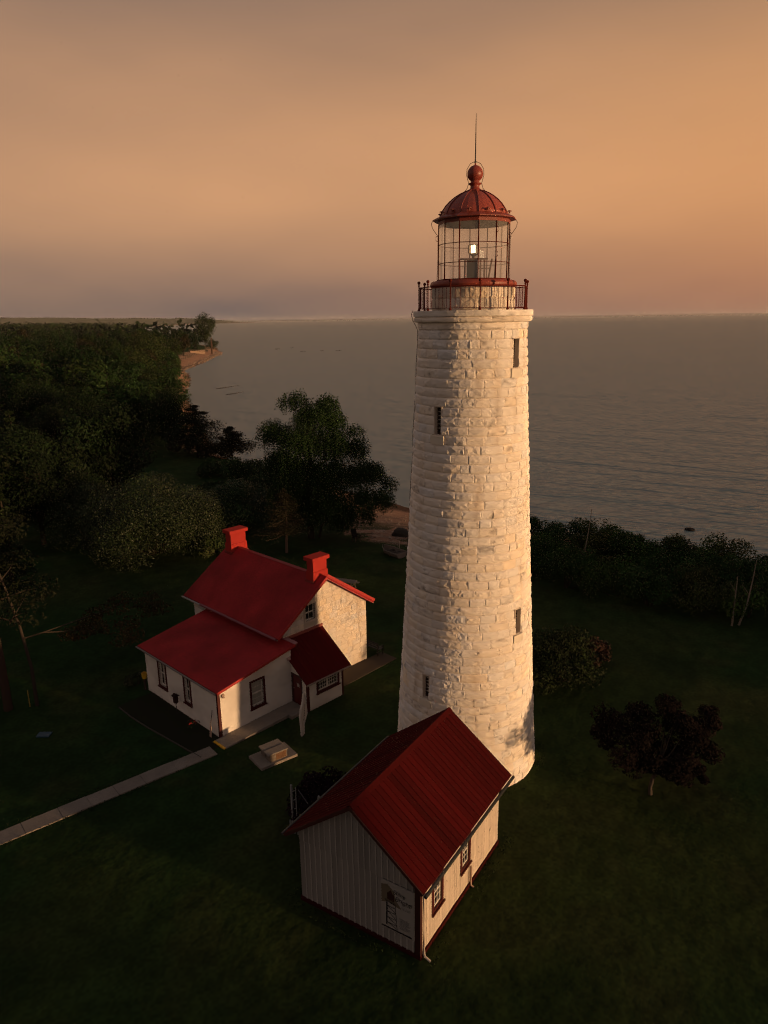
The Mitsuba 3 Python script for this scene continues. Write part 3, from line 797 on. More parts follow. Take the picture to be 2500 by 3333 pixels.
put(KH + '__wall_lamp', cat(box(.22, .36, -.10, 0, 2.28, 2.40), box(.24, .34, -.16, -.02, 2.22, 2.28)), 'satin', (.34, .24, .20), frame=HOUSE)
put(KH + '__vent', box(YB - 2.05, YB - 1.88, -.02, .0, .10, .20), 'matte', (.22, .21, .20), frame=left)

# ------------------------------------------------------------------ the shed in front (local x along its length, y to the left)
SP, SQ = np.array([.5342, .8454, 0]), np.array([-.8454, .5342, 0])
SHED = frame_of((.989, 19.231, 0), SP, SQ)
SD = 'shed'
tag(SD, 'white board shed with dark red metal gable roof beside the tower', 'shed')
rng = np.random.default_rng(31)
SL, SW, RID, RZ = 6.40, 4.98, 2.50, 5.12


def sr(y):                                                      # top of the shed roof
    return RZ - .775 * abs(y - RID)


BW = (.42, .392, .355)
sf = face(SHED, (0, SW, 0), (0, -1, 0), (1, 0, 0))                # front gable, x from the left corner to the right one
put(SD + '__front_wall', extrude(Polygon([(0, .12), (SW, .12), (SW, sr(0) - .1), (SW - RID, sr(RID) - .1), (0, sr(SW) - .1)]), .03, .12), 'matte', (.20, .19, .175), frame=sf)  # white like the other walls; front shade painted in as darker grey
put(SD + '__back_wall', extrude(Polygon([(0, .12), (SW, .12), (SW, sr(SW) - .1), (RID, sr(RID) - .1), (0, sr(0) - .1)]), 0, .12), 'matte', BW, frame=face(SHED, (SL, 0, 0), (0, 1, 0), (-1, 0, 0)))
put(SD + '__left_wall', box(.12, SL - .12, SW - .12, SW, .12, sr(SW) - .12), 'matte', (.16, .05, .04), frame=SHED)
TIER = 2.66
x = .03
while x < SW - .30:                                               # boards and battens of the front gable, its shade put into their grey tone
    b = min(x + .235, SW - .16)
    for z0, z1, d in ((.12, TIER, .0), (TIER - .03, 9, -.028)):
        poly = Polygon([(x, z0), (b, z0), (b, z1), (x, z1)]).intersection(Polygon([(0, 0), (SW, 0), (SW, sr(0) - .1), (SW - RID, sr(RID) - .1), (0, sr(SW) - .1)]))
        if z1 > 5 and 2.2 < x < 3.3:
            pass
        if poly.area > .01:
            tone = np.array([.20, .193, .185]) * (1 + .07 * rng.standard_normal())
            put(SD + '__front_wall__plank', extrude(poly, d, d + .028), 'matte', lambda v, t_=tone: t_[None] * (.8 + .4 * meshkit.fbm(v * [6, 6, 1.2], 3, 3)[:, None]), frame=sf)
            bt = Polygon([(b - .022, z0), (b + .022, z0), (b + .022, z1), (b - .022, z1)]).intersection(Polygon([(0, 0), (SW, 0), (SW, sr(0) - .1), (SW - RID, sr(RID) - .1), (0, sr(SW) - .1)]))
            if bt.area > .005 and b < SW - .2:
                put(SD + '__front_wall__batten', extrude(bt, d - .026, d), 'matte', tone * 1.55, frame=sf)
    x = b
rf_ = face(SHED, (0, 0, 0), (1, 0, 0), (0, 1, 0))                 # right-hand wall
holes = [(.92, 1.50, 1.22, 2.38), (3.08, 3.66, 1.22, 2.38)]
inner = Polygon([(.0, .12), (SL, .12), (SL, sr(0) - .14), (0, sr(0) - .14)])
for a0, a1, z0, z1 in holes:
    inner = inner.difference(sbox(a0, z0, a1, z1))
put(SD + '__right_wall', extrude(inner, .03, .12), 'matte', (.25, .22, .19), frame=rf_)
x = .10
while x < SL - .02:
    b = min(x + rng.uniform(.165, .20), SL)
    poly = Polygon([(x + .004, .13), (b - .004, .13), (b - .004, sr(0) - .14), (x + .004, sr(0) - .14)])
    for a0, a1, z0, z1 in holes:
        poly = poly.difference(sbox(a0 - .02, z0 - .02, a1 + .02, z1 + .02))
    for g in getattr(poly, 'geoms', [poly]):
        if g.area > .004:
            tone = np.array(BW) * np.array([1.12, 1.04, .97]) * (1 + .05 * rng.standard_normal())
            dd = rng.uniform(-.004, .004)
            sd_ = int(rng.integers(60))
            put(SD + '__right_wall__plank', extrude(g, dd, .03), 'matte', lambda v, t_=tone, s_=sd_: t_[None] * (.84 + .3 * meshkit.fbm(v * [5, 5, 1.3], 3, s_)[:, None]), frame=rf_)
    x = b
for _ in range(26):                                               # flaked paint showing dark wood
    a, z = rng.uniform(.3, SL - .2), rng.uniform(.2, 2.8)
    if any(a0 - .3 < a < a1 + .3 for a0, a1, _, _ in holes):
        continue
    s = rng.uniform(.012, .03)
    put(SD + '__right_wall__flake', extrude(Polygon([(a, z), (a + s, z + s), (a + s * .6, z + 4 * s), (a - s * .4, z + 2.4 * s)]), -.0065, -.0045), 'matte', (.10, .07, .055), frame=rf_)
for a0, a1, z0, z1 in holes:
    window(SD, rf_, a0, a1, z0, z1, 3, 4, tw=.115, depth=.09, rail=(z0 + z1) / 2)
put(SD + '__corner_board', cat(box(-.05, 0, 0, .16, .12, sr(0) - .12), box(-.05, .10, -.04, 0, .12, sr(0) - .12)), 'satin', (.035, .010, .009), frame=SHED)
put(SD + '__skirt_board', cat(box(-.055, 0, -.055, SW, .0, .16), box(0, SL + .02, -.055, -.002, .0, .16), box(.0, SL, SW, SW + .04, 0, .16)), 'matte', (.034, .004, .004), frame=SHED)
# roof: ribbed metal sheets
xs = np.linspace(-.27, 6.92, 28)
for side in (0, 1):
    for a, b in zip(xs, xs[1:]):
        y0, y1 = (-.30, RID) if side == 0 else (RID, SW + .46)
        tone = (np.array([.120, .0062, .0075]) if side == 0 else np.array([.060, .004, .005])) * (1 + .07 * rng.standard_normal())
        c1 = [(a + .003, y0, sr(y0)), (b - .003, y0, sr(y0)), (b - .003, y1, sr(y1)), (a + .003, y1, sr(y1))]
        c2 = [(b - .026, y0, sr(y0) + .022), (b - .004, y0, sr(y0) + .022), (b - .004, y1, sr(y1) + .022), (b - .026, y1, sr(y1) + .022)]
        sd_ = int(rng.integers(60))
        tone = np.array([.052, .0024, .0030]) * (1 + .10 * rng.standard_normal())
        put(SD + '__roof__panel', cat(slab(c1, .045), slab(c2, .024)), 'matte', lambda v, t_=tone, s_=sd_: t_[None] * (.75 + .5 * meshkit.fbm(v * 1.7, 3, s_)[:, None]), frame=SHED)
put(SD + '__roof__ridge_cap', cat(slab([(-.28, RID - .16, sr(RID - .16) + .03), (6.93, RID - .16, sr(RID - .16) + .03), (6.93, RID, RZ + .045), (-.28, RID, RZ + .045)], .012),
                                    slab([(-.28, RID, RZ + .045), (6.93, RID, RZ + .045), (6.93, RID + .16, sr(RID + .16) + .03), (-.28, RID + .16, sr(RID + .16) + .03)], .012)), 'matte', (.052, .003, .0035), frame=SHED)
for y0, y1 in ((-.30, RID), (SW + .46, RID)):
    for x0 in (-.285, 6.925):
        put(SD + '__rake_board', slab([(x0 - .015, y0, sr(y0) - .012), (x0 + .012, y0, sr(y0) - .012), (x0 + .012, y1, sr(y1) - .012), (x0 - .015, y1, sr(y1) - .012)][::1 if y0 < y1 else -1], .12), 'satin', (.045, .012, .011), frame=SHED)
put(SD + '__gutter', cat(tube([(-.30, -.37, sr(-.3) - .05), (6.95, -.37, sr(-.3) - .05)], .062, 8)), 'satin', (.018, .020, .021), smooth=True, frame=SHED)
put(SD + '__gutter', cat(tube([(-.30, SW + .53, sr(SW + .46) - .05), (6.95, SW + .53, sr(SW + .46) - .05)], .05, 8)), 'satin', (.05, .05, .05), smooth=True, frame=SHED)
put(SD + '__downspout', tube([(.10, -.36, sr(-.3) - .10), (.10, -.25, 2.68), (.10, -.10, 2.55), (.10, -.095, .2), (.10, -.14, .08), (.06, -.36, .05)], .045, 7), 'satin', (.50, .44, .38), smooth=True, frame=SHED)
put(SD + '__downspout', tube([(3.74, -.08, .92), (3.74, -.085, .1), (3.74, -.20, .03)], .04, 7), 'satin', (.36, .25, .20), smooth=True, frame=SHED)
put(SD + '__rafter_tail', bar((-.12, SW + .44, sr(SW + .46) - .10), (.2, SW + .44, sr(SW + .46) - .10), .07), 'satin', (.30, .08, .06), frame=SHED)

# the painted notice on the front gable
SG = 'notice_board'
tag(SG, 'pale board lettered Shine Bright! with a drawn lattice light tower', 'sign')


def sx(y):                                                      # shed y to distance along the face
    return SW - y


put(SG + '__board', box(sx(1.46), sx(.17), -.07, -.055, .70, 2.62), 'satin', (.27, .262, .252), frame=sf)
put(SG + '__tan_patch', extrude(Polygon([(sx(1.44), 1.70), (sx(1.44), 2.42), (sx(1.2), 2.5), (sx(.95), 2.30), (sx(.88), 2.0), (sx(.66), 1.72), (sx(.9), 1.74), (sx(1.2), 1.80)]), -.0745, -.071), 'matte', (.12, .10, .07), frame=sf)  # tan smudge in the artwork of the board
ink = (.010, .010, .012)
for text, y, z, s in (('Shine', .99, 2.20, .17), ('Bright!', .91, 1.96, .17)):
    m = meshkit.text_mesh(text, s, .003, bold=False)
    v = np.array(m.vertices)
    wid = v[:, 0].max() - v[:, 0].min()
    v[:, 0] *= (.46 if text == 'Shine' else .62) / wid
    v[:, 0] += v[:, 1] * .22
    put(SG + '__lettering', (np.stack([v[:, 0] + sx(y), -.079 - v[:, 2], v[:, 1] + z + .02 * np.sin(v[:, 0] * 9)], 1), np.array(m.faces)[:, ::-1]), 'matte', ink, frame=sf)


def stroke(y0, z0, y1, z1, w):
    p, q = np.array([sx(y0), z0]), np.array([sx(y1), z1])
    n = np.array([-(q - p)[1], (q - p)[0]]); n = n / np.linalg.norm(n) * w / 2
    return extrude(Polygon([p + n, q + n, q - n, p - n]), -.0785, -.0755)


draw = [stroke(1.22, 1.78, 1.24, .86, .055), stroke(.90, 1.78, .83, .80, .018), stroke(1.44, .76, .26, .76, .06)]
zz = [1.70, 1.47, 1.24, 1.02, .86]
for i in range(4):
    draw += [stroke(1.21, zz[i] - .05, .90 - .015 * i, zz[i] - .06, .024), stroke(1.20, zz[i] - .05, .88 - .012 * i, zz[i + 1] - .02, .022)]
draw += [stroke(1.29, 1.83, .88, 1.79, .03), stroke(1.3, 1.88, .87, 1.84, .015)]
put(SG + '__drawing', cat(*draw), 'matte', (.012, .013, .015), frame=sf)
put(SG + '__drawn_lantern', extrude(Polygon([(sx(1.20), 1.91), (sx(.94), 1.88), (sx(.94), 2.15), (sx(1.0), 2.18), (sx(1.07), 2.32), (sx(1.15), 2.20), (sx(1.21), 2.17)]), -.079, -.0756), 'matte', (.035, .014, .010), frame=sf)
for i in range(13):                                               # lines of small print, too fine to read
    put(SG + '__small_print', stroke(.74 - .01 * (i % 3), 1.34 - .034 * i, .40 - .05 * ((i * 7) % 4) / 2, 1.34 - .034 * i, .009), 'matte', (.11, .11, .11), frame=sf)
for i in range(3):
    put(SG + '__small_print', stroke(.66, 1.83 - .04 * i, .30, 1.83 - .04 * i, .007), 'matte', (.11, .11, .11), frame=sf)


# ------------------------------------------------------------------ paths, slabs, garden things
PATH = np.array([-10.6 + 16.0, 29.75 - 25.35]); PATH = np.array([.775, .632])     # direction of the walk
pc0 = np.array([-8.62, 31.40])                                  # walk centre by the ramp, then away to the lower left
side_ = np.array([-PATH[1], PATH[0]])
joints = np.array([0, 2.05, 3.6, 4.85, 6.05, 7.25, 8.75, 9.85, 11.4, 12.9, 14.4])
PATHK = 'concrete_walk'
for i, (s0, s1) in enumerate(zip(joints, joints[1:])):
    c = [pc0 - PATH * s for s in (s0 + .008, s1 - .008)]
    w = .43
    dz = .015 * ((i * 5) % 3)
    pts = [np.append(c[1] - side_ * w, .05 + dz * .5), np.append(c[0] - side_ * w, .05 + dz * .5), np.append(c[0] + side_ * w, .05 + dz * .5), np.append(c[1] + side_ * w, .05 + dz * .5)]
    put(PATHK + '__slab', slab(pts, .14), 'concrete')
tag(PATHK, 'narrow pale concrete walk crossing the lawn to the house', kind='structure')
tag('ramp', 'grey concrete ramp along the front of the house', kind='structure')
put('ramp__surface', slab([(-.35, -1.02, .06), (3.6, -1.02, .17), (3.6, -.03, .17), (-.35, -.03, .06)], .25), 'concrete', frame=HOUSE)
put('ramp__landing', slab([(3.61, -1.30, .175), (4.68, -1.30, .175), (4.68, -.03, .175), (3.61, -.03, .175)], .25), 'concrete', frame=HOUSE)
put('ramp__yellow_edge', box(-.47, -.352, -1.0, -.05, -.02, .07), 'satin', (.62, .36, .02), frame=HOUSE)
tag('flower_bed', 'strip of bare dark soil along the lean-to wall', kind='structure')
put('flower_bed__soil', slab([(-1.75, -.6, .012), (-.0, -.6, .012), (-.0, 6.9, .02), (-2.15, 6.9, .012)], .1), 'matte', lambda v: np.tile([.018, .020, .011], (len(v), 1)), frame=HOUSE)
put('flower_bed__edging', tube([(-1.62, -.75, .02), (-1.85, 1.6, .02), (-2.05, 3.6, .02), (-2.15, 5.2, .02), (-2.12, 6.7, .02)], .045, 5), 'matte', (.06, .053, .046), frame=HOUSE)
tag('back_terrace', 'dark paved strip at the foot of the gable wall', kind='structure')
put('back_terrace__paving', slab([(7.5, -.75, .03), (12.6, -.55, .03), (12.6, .78, .03), (7.5, .80, .03)], .12), 'matte', (.06, .05, .042), frame=HOUSE)

# stone table: slab with two slotted block halves
ST = 'memorial_block'
tag(ST, 'grey stone cairn block split in two on a low concrete plinth', 'monument')
SF = frame_of((-5.57, 30.80, 0), np.array([.80, .60, 0]), np.array([-.60, .80, 0]))
put(ST + '__plinth', box(-.98, .98, -.66, .66, -.05, .13), 'concrete', frame=SF)
for y0 in (-.50, .03):
    put(ST + '__block', cat(box(-.42, .50, y0, y0 + .42, .13, .50)), 'matte', (.15, .125, .105), frame=SF)
    put(ST + '__capstone', slab([(-.52, y0 - .02, .56), (.55, y0 - .02, .56), (.55, y0 + .44, .575), (-.52, y0 + .44, .575)], .07), 'concrete', frame=SF)
put(ST + '__bronze_face', box(-.1, .45, -.508, -.501, .16, .48), 'matte', (.13, .075, .045), frame=SF)

# tall white oar-blade shaped board by the porch
BD = 'upright_white_board'
tag(BD, 'tall white boat-shaped board standing upright before the porch door', 'board')
bo = np.array([-4.34, 32.70, 0])
BF = frame_of(bo, np.array([.35, .937, 0]), np.array([-.937, .35, 0]))
out = [(-.10, -.02), (.16, -.02), (.20, .95), (.62, 1.55), (.55, 2.3), (.46, 3.2), (.40, 3.62), (.33, 3.6), (.22, 3.0), (-.10, 2.35), (-.22, 1.75), (-.14, .95)]
out = [(a * .9, z * .62) for a, z in out]
put(BD + '__panel', extrude(Polygon(out), -.04, .04), 'matte', (.50, .47, .44), frame=BF)
put(BD + '__rim', cat(*[bar((a, 0, z), (b, 0, w), .085) for (a, z), (b, w) in zip(out, out[1:] + out[:1])]), 'matte', (.56, .53, .50), frame=BF)
put(BD + '__groove', extrude(Polygon([(.12, .78), (.16, .80), (.30, 1.6), (.27, 1.62)]), -.046, -.041), 'matte', (.06, .055, .05), frame=BF)

# birdhouse, oar, plant, yellow bag along the lean-to wall
tag('birdhouse', 'small dark wooden birdhouse on a thin pole by the lean-to wall', 'birdhouse')
put('birdhouse__pole', tube([(-.30, 3.72, 0), (-.30, 3.72, 1.0)], .018, 6), 'matte', (.05, .045, .04), frame=HOUSE)
put('birdhouse__box', box(-.40, -.20, 3.62, 3.82, .72, 1.14), 'matte', (.040, .018, .014), frame=HOUSE)
put('birdhouse__roof', cat(slab([(-.46, 3.56, 1.13), (-.30, 3.56, 1.24), (-.30, 3.88, 1.24), (-.46, 3.88, 1.13)], .03), slab([(-.30, 3.56, 1.24), (-.14, 3.56, 1.13), (-.14, 3.88, 1.13), (-.30, 3.88, 1.24)], .03)), 'matte', (.025, .014, .012), frame=HOUSE)
tag('oar', 'short pale wooden oar leaning at the house corner, blade down', 'oar')
put('oar__blade', slab([(-.30, .38, .02), (-.30, .54, .02), (-.24, .53, .62), (-.24, .41, .62)][::-1], .03), 'matte', (.42, .30, .24), frame=HOUSE)
put('oar__shaft', tube([(-.25, .47, .58), (-.06, .49, 1.42)], .020, 6), 'matte', (.14, .11, .10), frame=HOUSE)
tag('yellow_bucket', 'small yellow bucket hung at the back corner of the lean-to', 'bucket')
put('yellow_bucket__pail', move(lathe([(0, 0), (.13, 0), (.16, .34), (.14, .34), (.12, .02), (0, .02)], 14), (-.10, 7.52, .72)), 'satin', (.55, .33, .02), frame=HOUSE)
put('yellow_bucket__stand', cat(box(-.16, -.04, 7.46, 7.58, 0, .72)), 'matte', (.04, .03, .025), frame=HOUSE)

# bench by the gable, picnic table beyond the house
tag('garden_bench', 'black metal garden bench near the sunlit gable corner', 'bench')
GB = HOUSE @ frame_of((12.3, 1.15, 0), np.array([0, 1.0, 0]), np.array([-1.0, 0, 0]))
put('garden_bench__seat', cat(*[box(-.7, .7, y, y + .09, .42, .45) for y in (-.2, -.08, .04, .16)]), 'satin', (.012, .011, .010), frame=GB)
put('garden_bench__backrest', cat(*[box(-.7, .7, .27, .30, z, z + .08) for z in (.55, .68, .80)]), 'satin', (.012, .011, .010), frame=GB)
for x in (-.66, .62):
    put('garden_bench__leg', cat(box(x, x + .05, -.2, -.15, 0, .62), box(x, x + .05, .26, .31, 0, .9), box(x, x + .05, -.2, .3, .60, .64)), 'satin', (.012, .011, .010), frame=GB)
tag('picnic_table', 'weathered grey picnic table on the lawn behind the house', 'picnic table')
PT = frame_of((-3.2, 53.2, 0), np.array([.93, -.37, 0]), np.array([.37, .93, 0]))
for i in range(5):
    put('picnic_table__tabletop__plank', box(-.95, .95, -.37 + .15 * i, -.23 + .15 * i, .72, .76), 'matte', (.16, .14, .13), frame=PT)
for y in (-.80, .56):
    put('picnic_table__seat', box(-.95, .95, y, y + .26, .43, .47), 'matte', (.16, .14, .13), frame=PT)
for x in (-.7, .7):
    put('picnic_table__leg', cat(bar((x, -.62, 0), (x, -.22, .72), .08), bar((x, .62, 0), (x, .22, .72), .08), bar((x, -.75, .41), (x, .75, .41), .07)), 'matte', (.13, .115, .10), frame=PT)

# shelter with dark roof and white trellis, left of the shed
GZ = 'garden_trellis'
tag(GZ, 'white slatted garden trellis half hidden behind the left eave of the shed', 'trellis')
GF = frame_of((-2.85, 25.55, 0), np.array([.85, -.53, 0]), np.array([.53, .85, 0]))
for x, y in ((-.85, -.7), (.55, -.7)):
    put(GZ + '__post', box(x - .035, x + .035, y - .035, y + .035, 0, 2.3), 'matte', (.24, .25, .26), frame=GF)
put(GZ + '__trellis', cat(*[box(-.65, -.62, -.70, -.67, 0, 2.25)], *[bar((-.82, -.69, z), (-.64, -.69, z + .14), .02) for z in np.arange(.3, 2.1, .42)]), 'matte', (.24, .25, .26), frame=GF)
for i in range(9):
    put(GZ + '__picket', box(-1.0 + .2 * i, -.9 + .2 * i, -.75, -.72, .05, .62), 'matte', (.17, .19, .20), frame=GF)
put(GZ + '__brace', bar((-.5, -.69, 2.2), (.5, -.69, 1.2), .03), 'matte', (.10, .10, .11), frame=GF)

tag('blue_crate_lid', 'small blue plastic lid lying on the lawn at the left', 'lid')
put('blue_crate_lid', move(box(-.33, .33, -.22, .22, 0, .06), (-17.75, 33.0, .01)), 'satin', (.02, .06, .10))
tag('marker_stake', 'thin yellowish stake in the grass beside the tree trunk', 'stake')
put('marker_stake', tube([(-19.85, 35.9, 0), (-19.86, 35.9, 1.0)], .03, 6), 'matte', (.30, .22, .05))

# ------------------------------------------------------------------ the beach: boat, chair, stake, boulders


def gz_at(x, y):
    return float(height(np.array([x]), np.array([y]))[0])


tag('rowing_boat', 'upturned-bow grey wooden rowing boat on the sandy bank near the tower', 'boat')
bx_, by_ = .75, 62.0
bz = gz_at(bx_, by_)
dirb = np.array([.62, -.78, 0]); dirb /= np.linalg.norm(dirb)
RB = frame_of((bx_, by_, bz + .0), dirb, np.array([-dirb[1], dirb[0], 0]))
st = np.linspace(-1.35, 1.25, 14)
half = np.array([.62 * max(0, 1 - max(0, (-s - .1) / 1.28) ** 2.2) for s in st]) + .02
sheer = .52 + .16 * np.clip((-st) / 1.3, 0, 1) ** 2
prof = []
for s, h, sh in zip(st, half, sheer):
    prof.append([(s, h * k, z) for k, z in ((-1, sh), (-.92, .30), (-.6, .08), (0, .02 + .12 * max(0, -s - .7)), (.6, .08), (.92, .30), (1, sh))])
prof = np.array(prof)
ids = np.arange(prof.shape[0] * 7).reshape(-1, 7)
hull = np.array([[ids[i, j], ids[i + 1, j], ids[i + 1, j + 1], ids[i, j + 1]] for i in range(len(st) - 1) for j in range(6)])
put('rowing_boat__hull', (prof.reshape(-1, 3), hull), 'matte', (.17, .145, .125), frame=RB)
put('rowing_boat__transom', slab([(1.24, -.60, .52), (1.24, -.36, .07), (1.24, .36, .07), (1.24, .60, .52)], .05), 'matte', (.24, .20, .175), frame=RB)
put('rowing_boat__gunwale', cat(tube([(s, -h - .01, sh + .01) for s, h, sh in zip(st, half, sheer)], .03, 5), tube([(s, h + .01, sh + .01) for s, h, sh in zip(st, half, sheer)], .03, 5)), 'matte', (.24, .21, .19), frame=RB)
for s in (-.45, .35):
    put('rowing_boat__thwart', box(s - .12, s + .12, -.56, .56, .34, .37), 'matte', (.06, .05, .045), frame=RB)
tag('pale_stake', 'short white stake standing in the sand beside the rowing boat', 'stake')
z0 = gz_at(1.35, 63.4)
put('pale_stake', tube([(1.35, 63.4, z0), (1.42, 63.4, z0 + .95)], .035, 6), 'matte', (.50, .43, .38))
tag('beach_chair', 'dark wooden armchair on the sandy patch under the weeping tree', 'chair')
z0 = gz_at(-2.7, 66.4)
CF = frame_of((-2.7, 66.4, z0), np.array([.8, .6, 0]), np.array([-.6, .8, 0]))
put('beach_chair__seat', box(-.3, .3, -.3, .3, .38, .42), 'matte', (.02, .017, .015), frame=CF)
put('beach_chair__backrest', slab([(-.3, .26, .40), (.3, .26, .40), (.3, .50, 1.15), (-.3, .50, 1.15)], .04), 'matte', (.02, .017, .015), frame=CF)
for x, y in ((-.28, -.28), (.28, -.28), (-.28, .28), (.28, .28)):
    put('beach_chair__leg', box(x - .03, x + .03, y - .03, y + .03, 0, .60), 'matte', (.10, .075, .06), frame=CF)
for x in (-.33, .33):
    put('beach_chair__armrest', box(x - .06, x + .06, -.34, .34, .60, .63), 'matte', (.02, .017, .015), frame=CF)


def rock(key, x, y, r, label, group=None, color=(.07, .06, .055), flat=.6, z=None):
    m = trimesh.creation.icosphere(3)
    v = np.array(m.vertices)
    s = int(abs(x * 7 + y * 13)) % 71
    v = v * (.72 + .55 * meshkit.fbm(v * 1.4 + s, 3, s)[:, None]) * [r * 1.2, r, r * flat]
    k = put(key, (v + [x, y, (gz_at(x, y) if z is None else z) + r * flat * .25], np.array(m.faces)), 'stone', color)
    tag(k, label, 'rock', group)


rock('boulder', 1.65, 69.6, .75, 'single dark boulder on the bare sand left of the tower', color=(.05, .045, .04), flat=.85)
WR = 'dark rock breaking the water off the right-hand shore'
for i, (x, y, r, lb) in enumerate(((33.5, 68.6, .7, 'largest dark rock just off the right-hand waterline'), (34.6, 78.0, .5, 'dark rock far out at the right edge of the lake'), (30.2, 72.6, .4, 'small dark rock in shallows left of the largest shore rock'),
                                   (16.9, 86.6, .5, 'lone dark rock in the water against the tower edge'))):
    rock('shore_rock', x, y, r, lb, color=(.02, .018, .018), flat=.45, z=WATER_Z - .02)
for i, (x, y, r) in enumerate(((-88, 620, 1.8), (-78, 640, 1.3), (-60, 560, 1.6), (-46, 570, 1.4), (-34, 575, 1.8))):
    rock('shoal_rock', x, y, r, 'thin dark shoal rock low in the water off the distant point', 'shoal rocks off the point', (.02, .018, .017), .13, z=WATER_Z)
wood = np.random.default_rng(5)
for i, (x, y, L, a, lb) in enumerate(((-60, 262, 9, .5, 'long dark driftwood trunk lying in the shallows of the bay'), (-52, 240, 6, .1, 'shorter driftwood log awash below the long trunk'))):
    k = put('driftwood_log', tube([(x, y, WATER_Z), (x + L * .5 * math.cos(a), y + L * .5 * math.sin(a), WATER_Z + .3), (x + L * math.cos(a), y + L * math.sin(a), WATER_Z + .8)], [.13, .11, .05], 6), 'matte', (.05, .042, .036))
    tag(k, lb, 'log')
# rubble beach at the point: stones nobody could count
rs = np.random.default_rng(77)
vv, ff, cc, n0 = [], [], [], 0
ico = trimesh.creation.icosphere(1)
for _ in range(1500):
    t_ = rs.uniform(0, 1)
    base = shore_line.interpolate(shore_line.project(shapely.Point(-66, 240)) + t_ * 345)
    d = abs(rs.normal(0, 3.5))
    x, y = base.x - d * .96 + rs.normal(0, .6), base.y + d * .25
    r = rs.uniform(.18, .55) * (1 + .8 * t_)
    v = np.array(ico.vertices) * rs.uniform(.6, 1.2, 3) * [r, r, r * .6]
    vv.append(v + [x, y, np.interp(-d, [-30, 0], [-.5, -3]) + r * .2]); ff.append(np.array(ico.faces) + n0); n0 += len(v)
    cc.append(np.tile(np.array([.26, .19, .15]) * rs.uniform(.5, 1.3), (len(v), 1)))
for _ in range(900):                                              # and the pebbles near the boat
    x, y = rs.uniform(-4.5, 6), rs.uniform(60, 84)
    r = rs.uniform(.04, .11)
    v = np.array(ico.vertices) * rs.uniform(.7, 1.2, 3) * [r, r, r * .6]
    vv.append([x, y] and v + [x, y, 0]); ff.append(np.array(ico.faces) + n0); n0 += len(v)
    cc.append(np.tile(np.array([.30, .23, .19]) * rs.uniform(.5, 1.3), (len(v), 1)))
near = np.vstack(vv[1500:]); cnt = len(ico.vertices)
cen = near.reshape(-1, cnt, 3)[:, :, :2].mean(1)
hz = height(cen[:, 0], cen[:, 1])
keep = (hz < -.3) & (hz > -2.7)
near = near.reshape(-1, cnt, 3) + np.stack([0 * hz, 0 * hz, hz], 1)[:, None]
near[~keep] = near[keep][0]
vall = np.vstack([np.vstack(vv[:1500]), near.reshape(-1, 3)])
scene['beach_pebbles'] = mikit.ply((vall, np.vstack(ff)), 'matte', smooth=True, color=np.clip(np.vstack(cc), 0, 1))
tag('beach_pebbles', 'pale cobbles and pebbles scattered along the beach', 'stones', kind='stuff')

# the far point: cottage roof in the trees, boathouse wall and its pole
tag('cottage', 'small cottage with brown roof and white gable end among the shore trees', 'cottage')
CT = frame_of((-110, 352, 0), np.array([.95, .3, 0]), np.array([-.3, .95, 0]))
CT[:3, 3] += [0, 0, 7.6]
put('cottage__wall', box(-3.2, 3.2, -2.5, 2.5, -9.6, 2.2), 'matte', (.22, .18, .16), frame=CT)
put('cottage__roof', cat(slab([(-3.6, -2.9, 2.1), (3.6, -2.9, 2.1), (3.6, 0, 4.8), (-3.6, 0, 4.8)], .15), slab([(-3.6, 0, 4.8), (3.6, 0, 4.8), (3.6, 2.9, 2.1), (-3.6, 2.9, 2.1)], .15)), 'matte', (.05, .03, .022), frame=CT)
put('cottage__gable', extrude(Polygon([(-2.5, 2.2), (2.5, 2.2), (0, 4.6)]), 3.1, 3.2), 'matte', (.30, .26, .22), frame=CT @ frame_of((0, 0, 0), np.array([0, 1.0, 0]), np.array([1.0, 0, 0])) @ np.diag([1, 1, -1, 1]))
tag('boathouse', 'low pale boathouse with sloping grassy roof on the distant beach', 'boathouse')
BT = frame_of((-128, 512, -2.2), np.array([.97, .25, 0]), np.array([-.25, .97, 0]))
put('boathouse__wall', box(-5, 5, 0, 6, 0, 3.2), 'matte', (.42, .30, .22), frame=BT)
put('boathouse__roof', slab([(-6, -.6, 3.4), (7, -.6, 2.6), (7, 6.5, 2.9), (-6, 6.5, 3.8)], .3), 'matte', (.07, .055, .035), frame=BT)
put('boathouse__bank', box(-13, -5.1, 1, 5, 0, 2.0), 'matte', (.30, .20, .15), frame=BT)
tag('beach_post', 'tall brown post behind the boathouse on the point', 'post')
put('beach_post', tube([(-121, 525, -2), (-121, 525, 9)], [.7, .45], 7), 'matte', (.10, .06, .045))

# ------------------------------------------------------------------ trees and shrubs


def leaves(P, D, size, rng, color, jit=.15, aspect=.55, tilt=.55, hue=.06):
    """Leaf-sized quads at P, facing roughly along D."""
    n = len(P)
    D = D + rng.normal(0, tilt, (n, 3)); D /= np.linalg.norm(D, axis=1, keepdims=True) + 1e-9
    t = rng.normal(0, 1, (n, 3)); t -= D * (t * D).sum(1, keepdims=True); t /= np.linalg.norm(t, axis=1, keepdims=True) + 1e-9
    b = np.cross(D, t)
    s = size * rng.uniform(.65, 1.35, (n, 1))
    v = np.stack([P - t * s * .5, P + b * s * .5 * aspect + D * s * .06, P + t * s * .5, P - b * s * .5 * aspect + D * s * .06], 1).reshape(-1, 3)
    i = np.arange(n)[:, None] * 4
    f = np.vstack([i + [0, 1, 2], i + [0, 2, 3]])
    c = np.asarray(color)[None] * np.exp(rng.normal(0, jit, (n, 1))) * (1 + rng.normal(0, hue, (n, 3)))
    return v, f, np.repeat(np.clip(c, .002, 1), 4, 0)


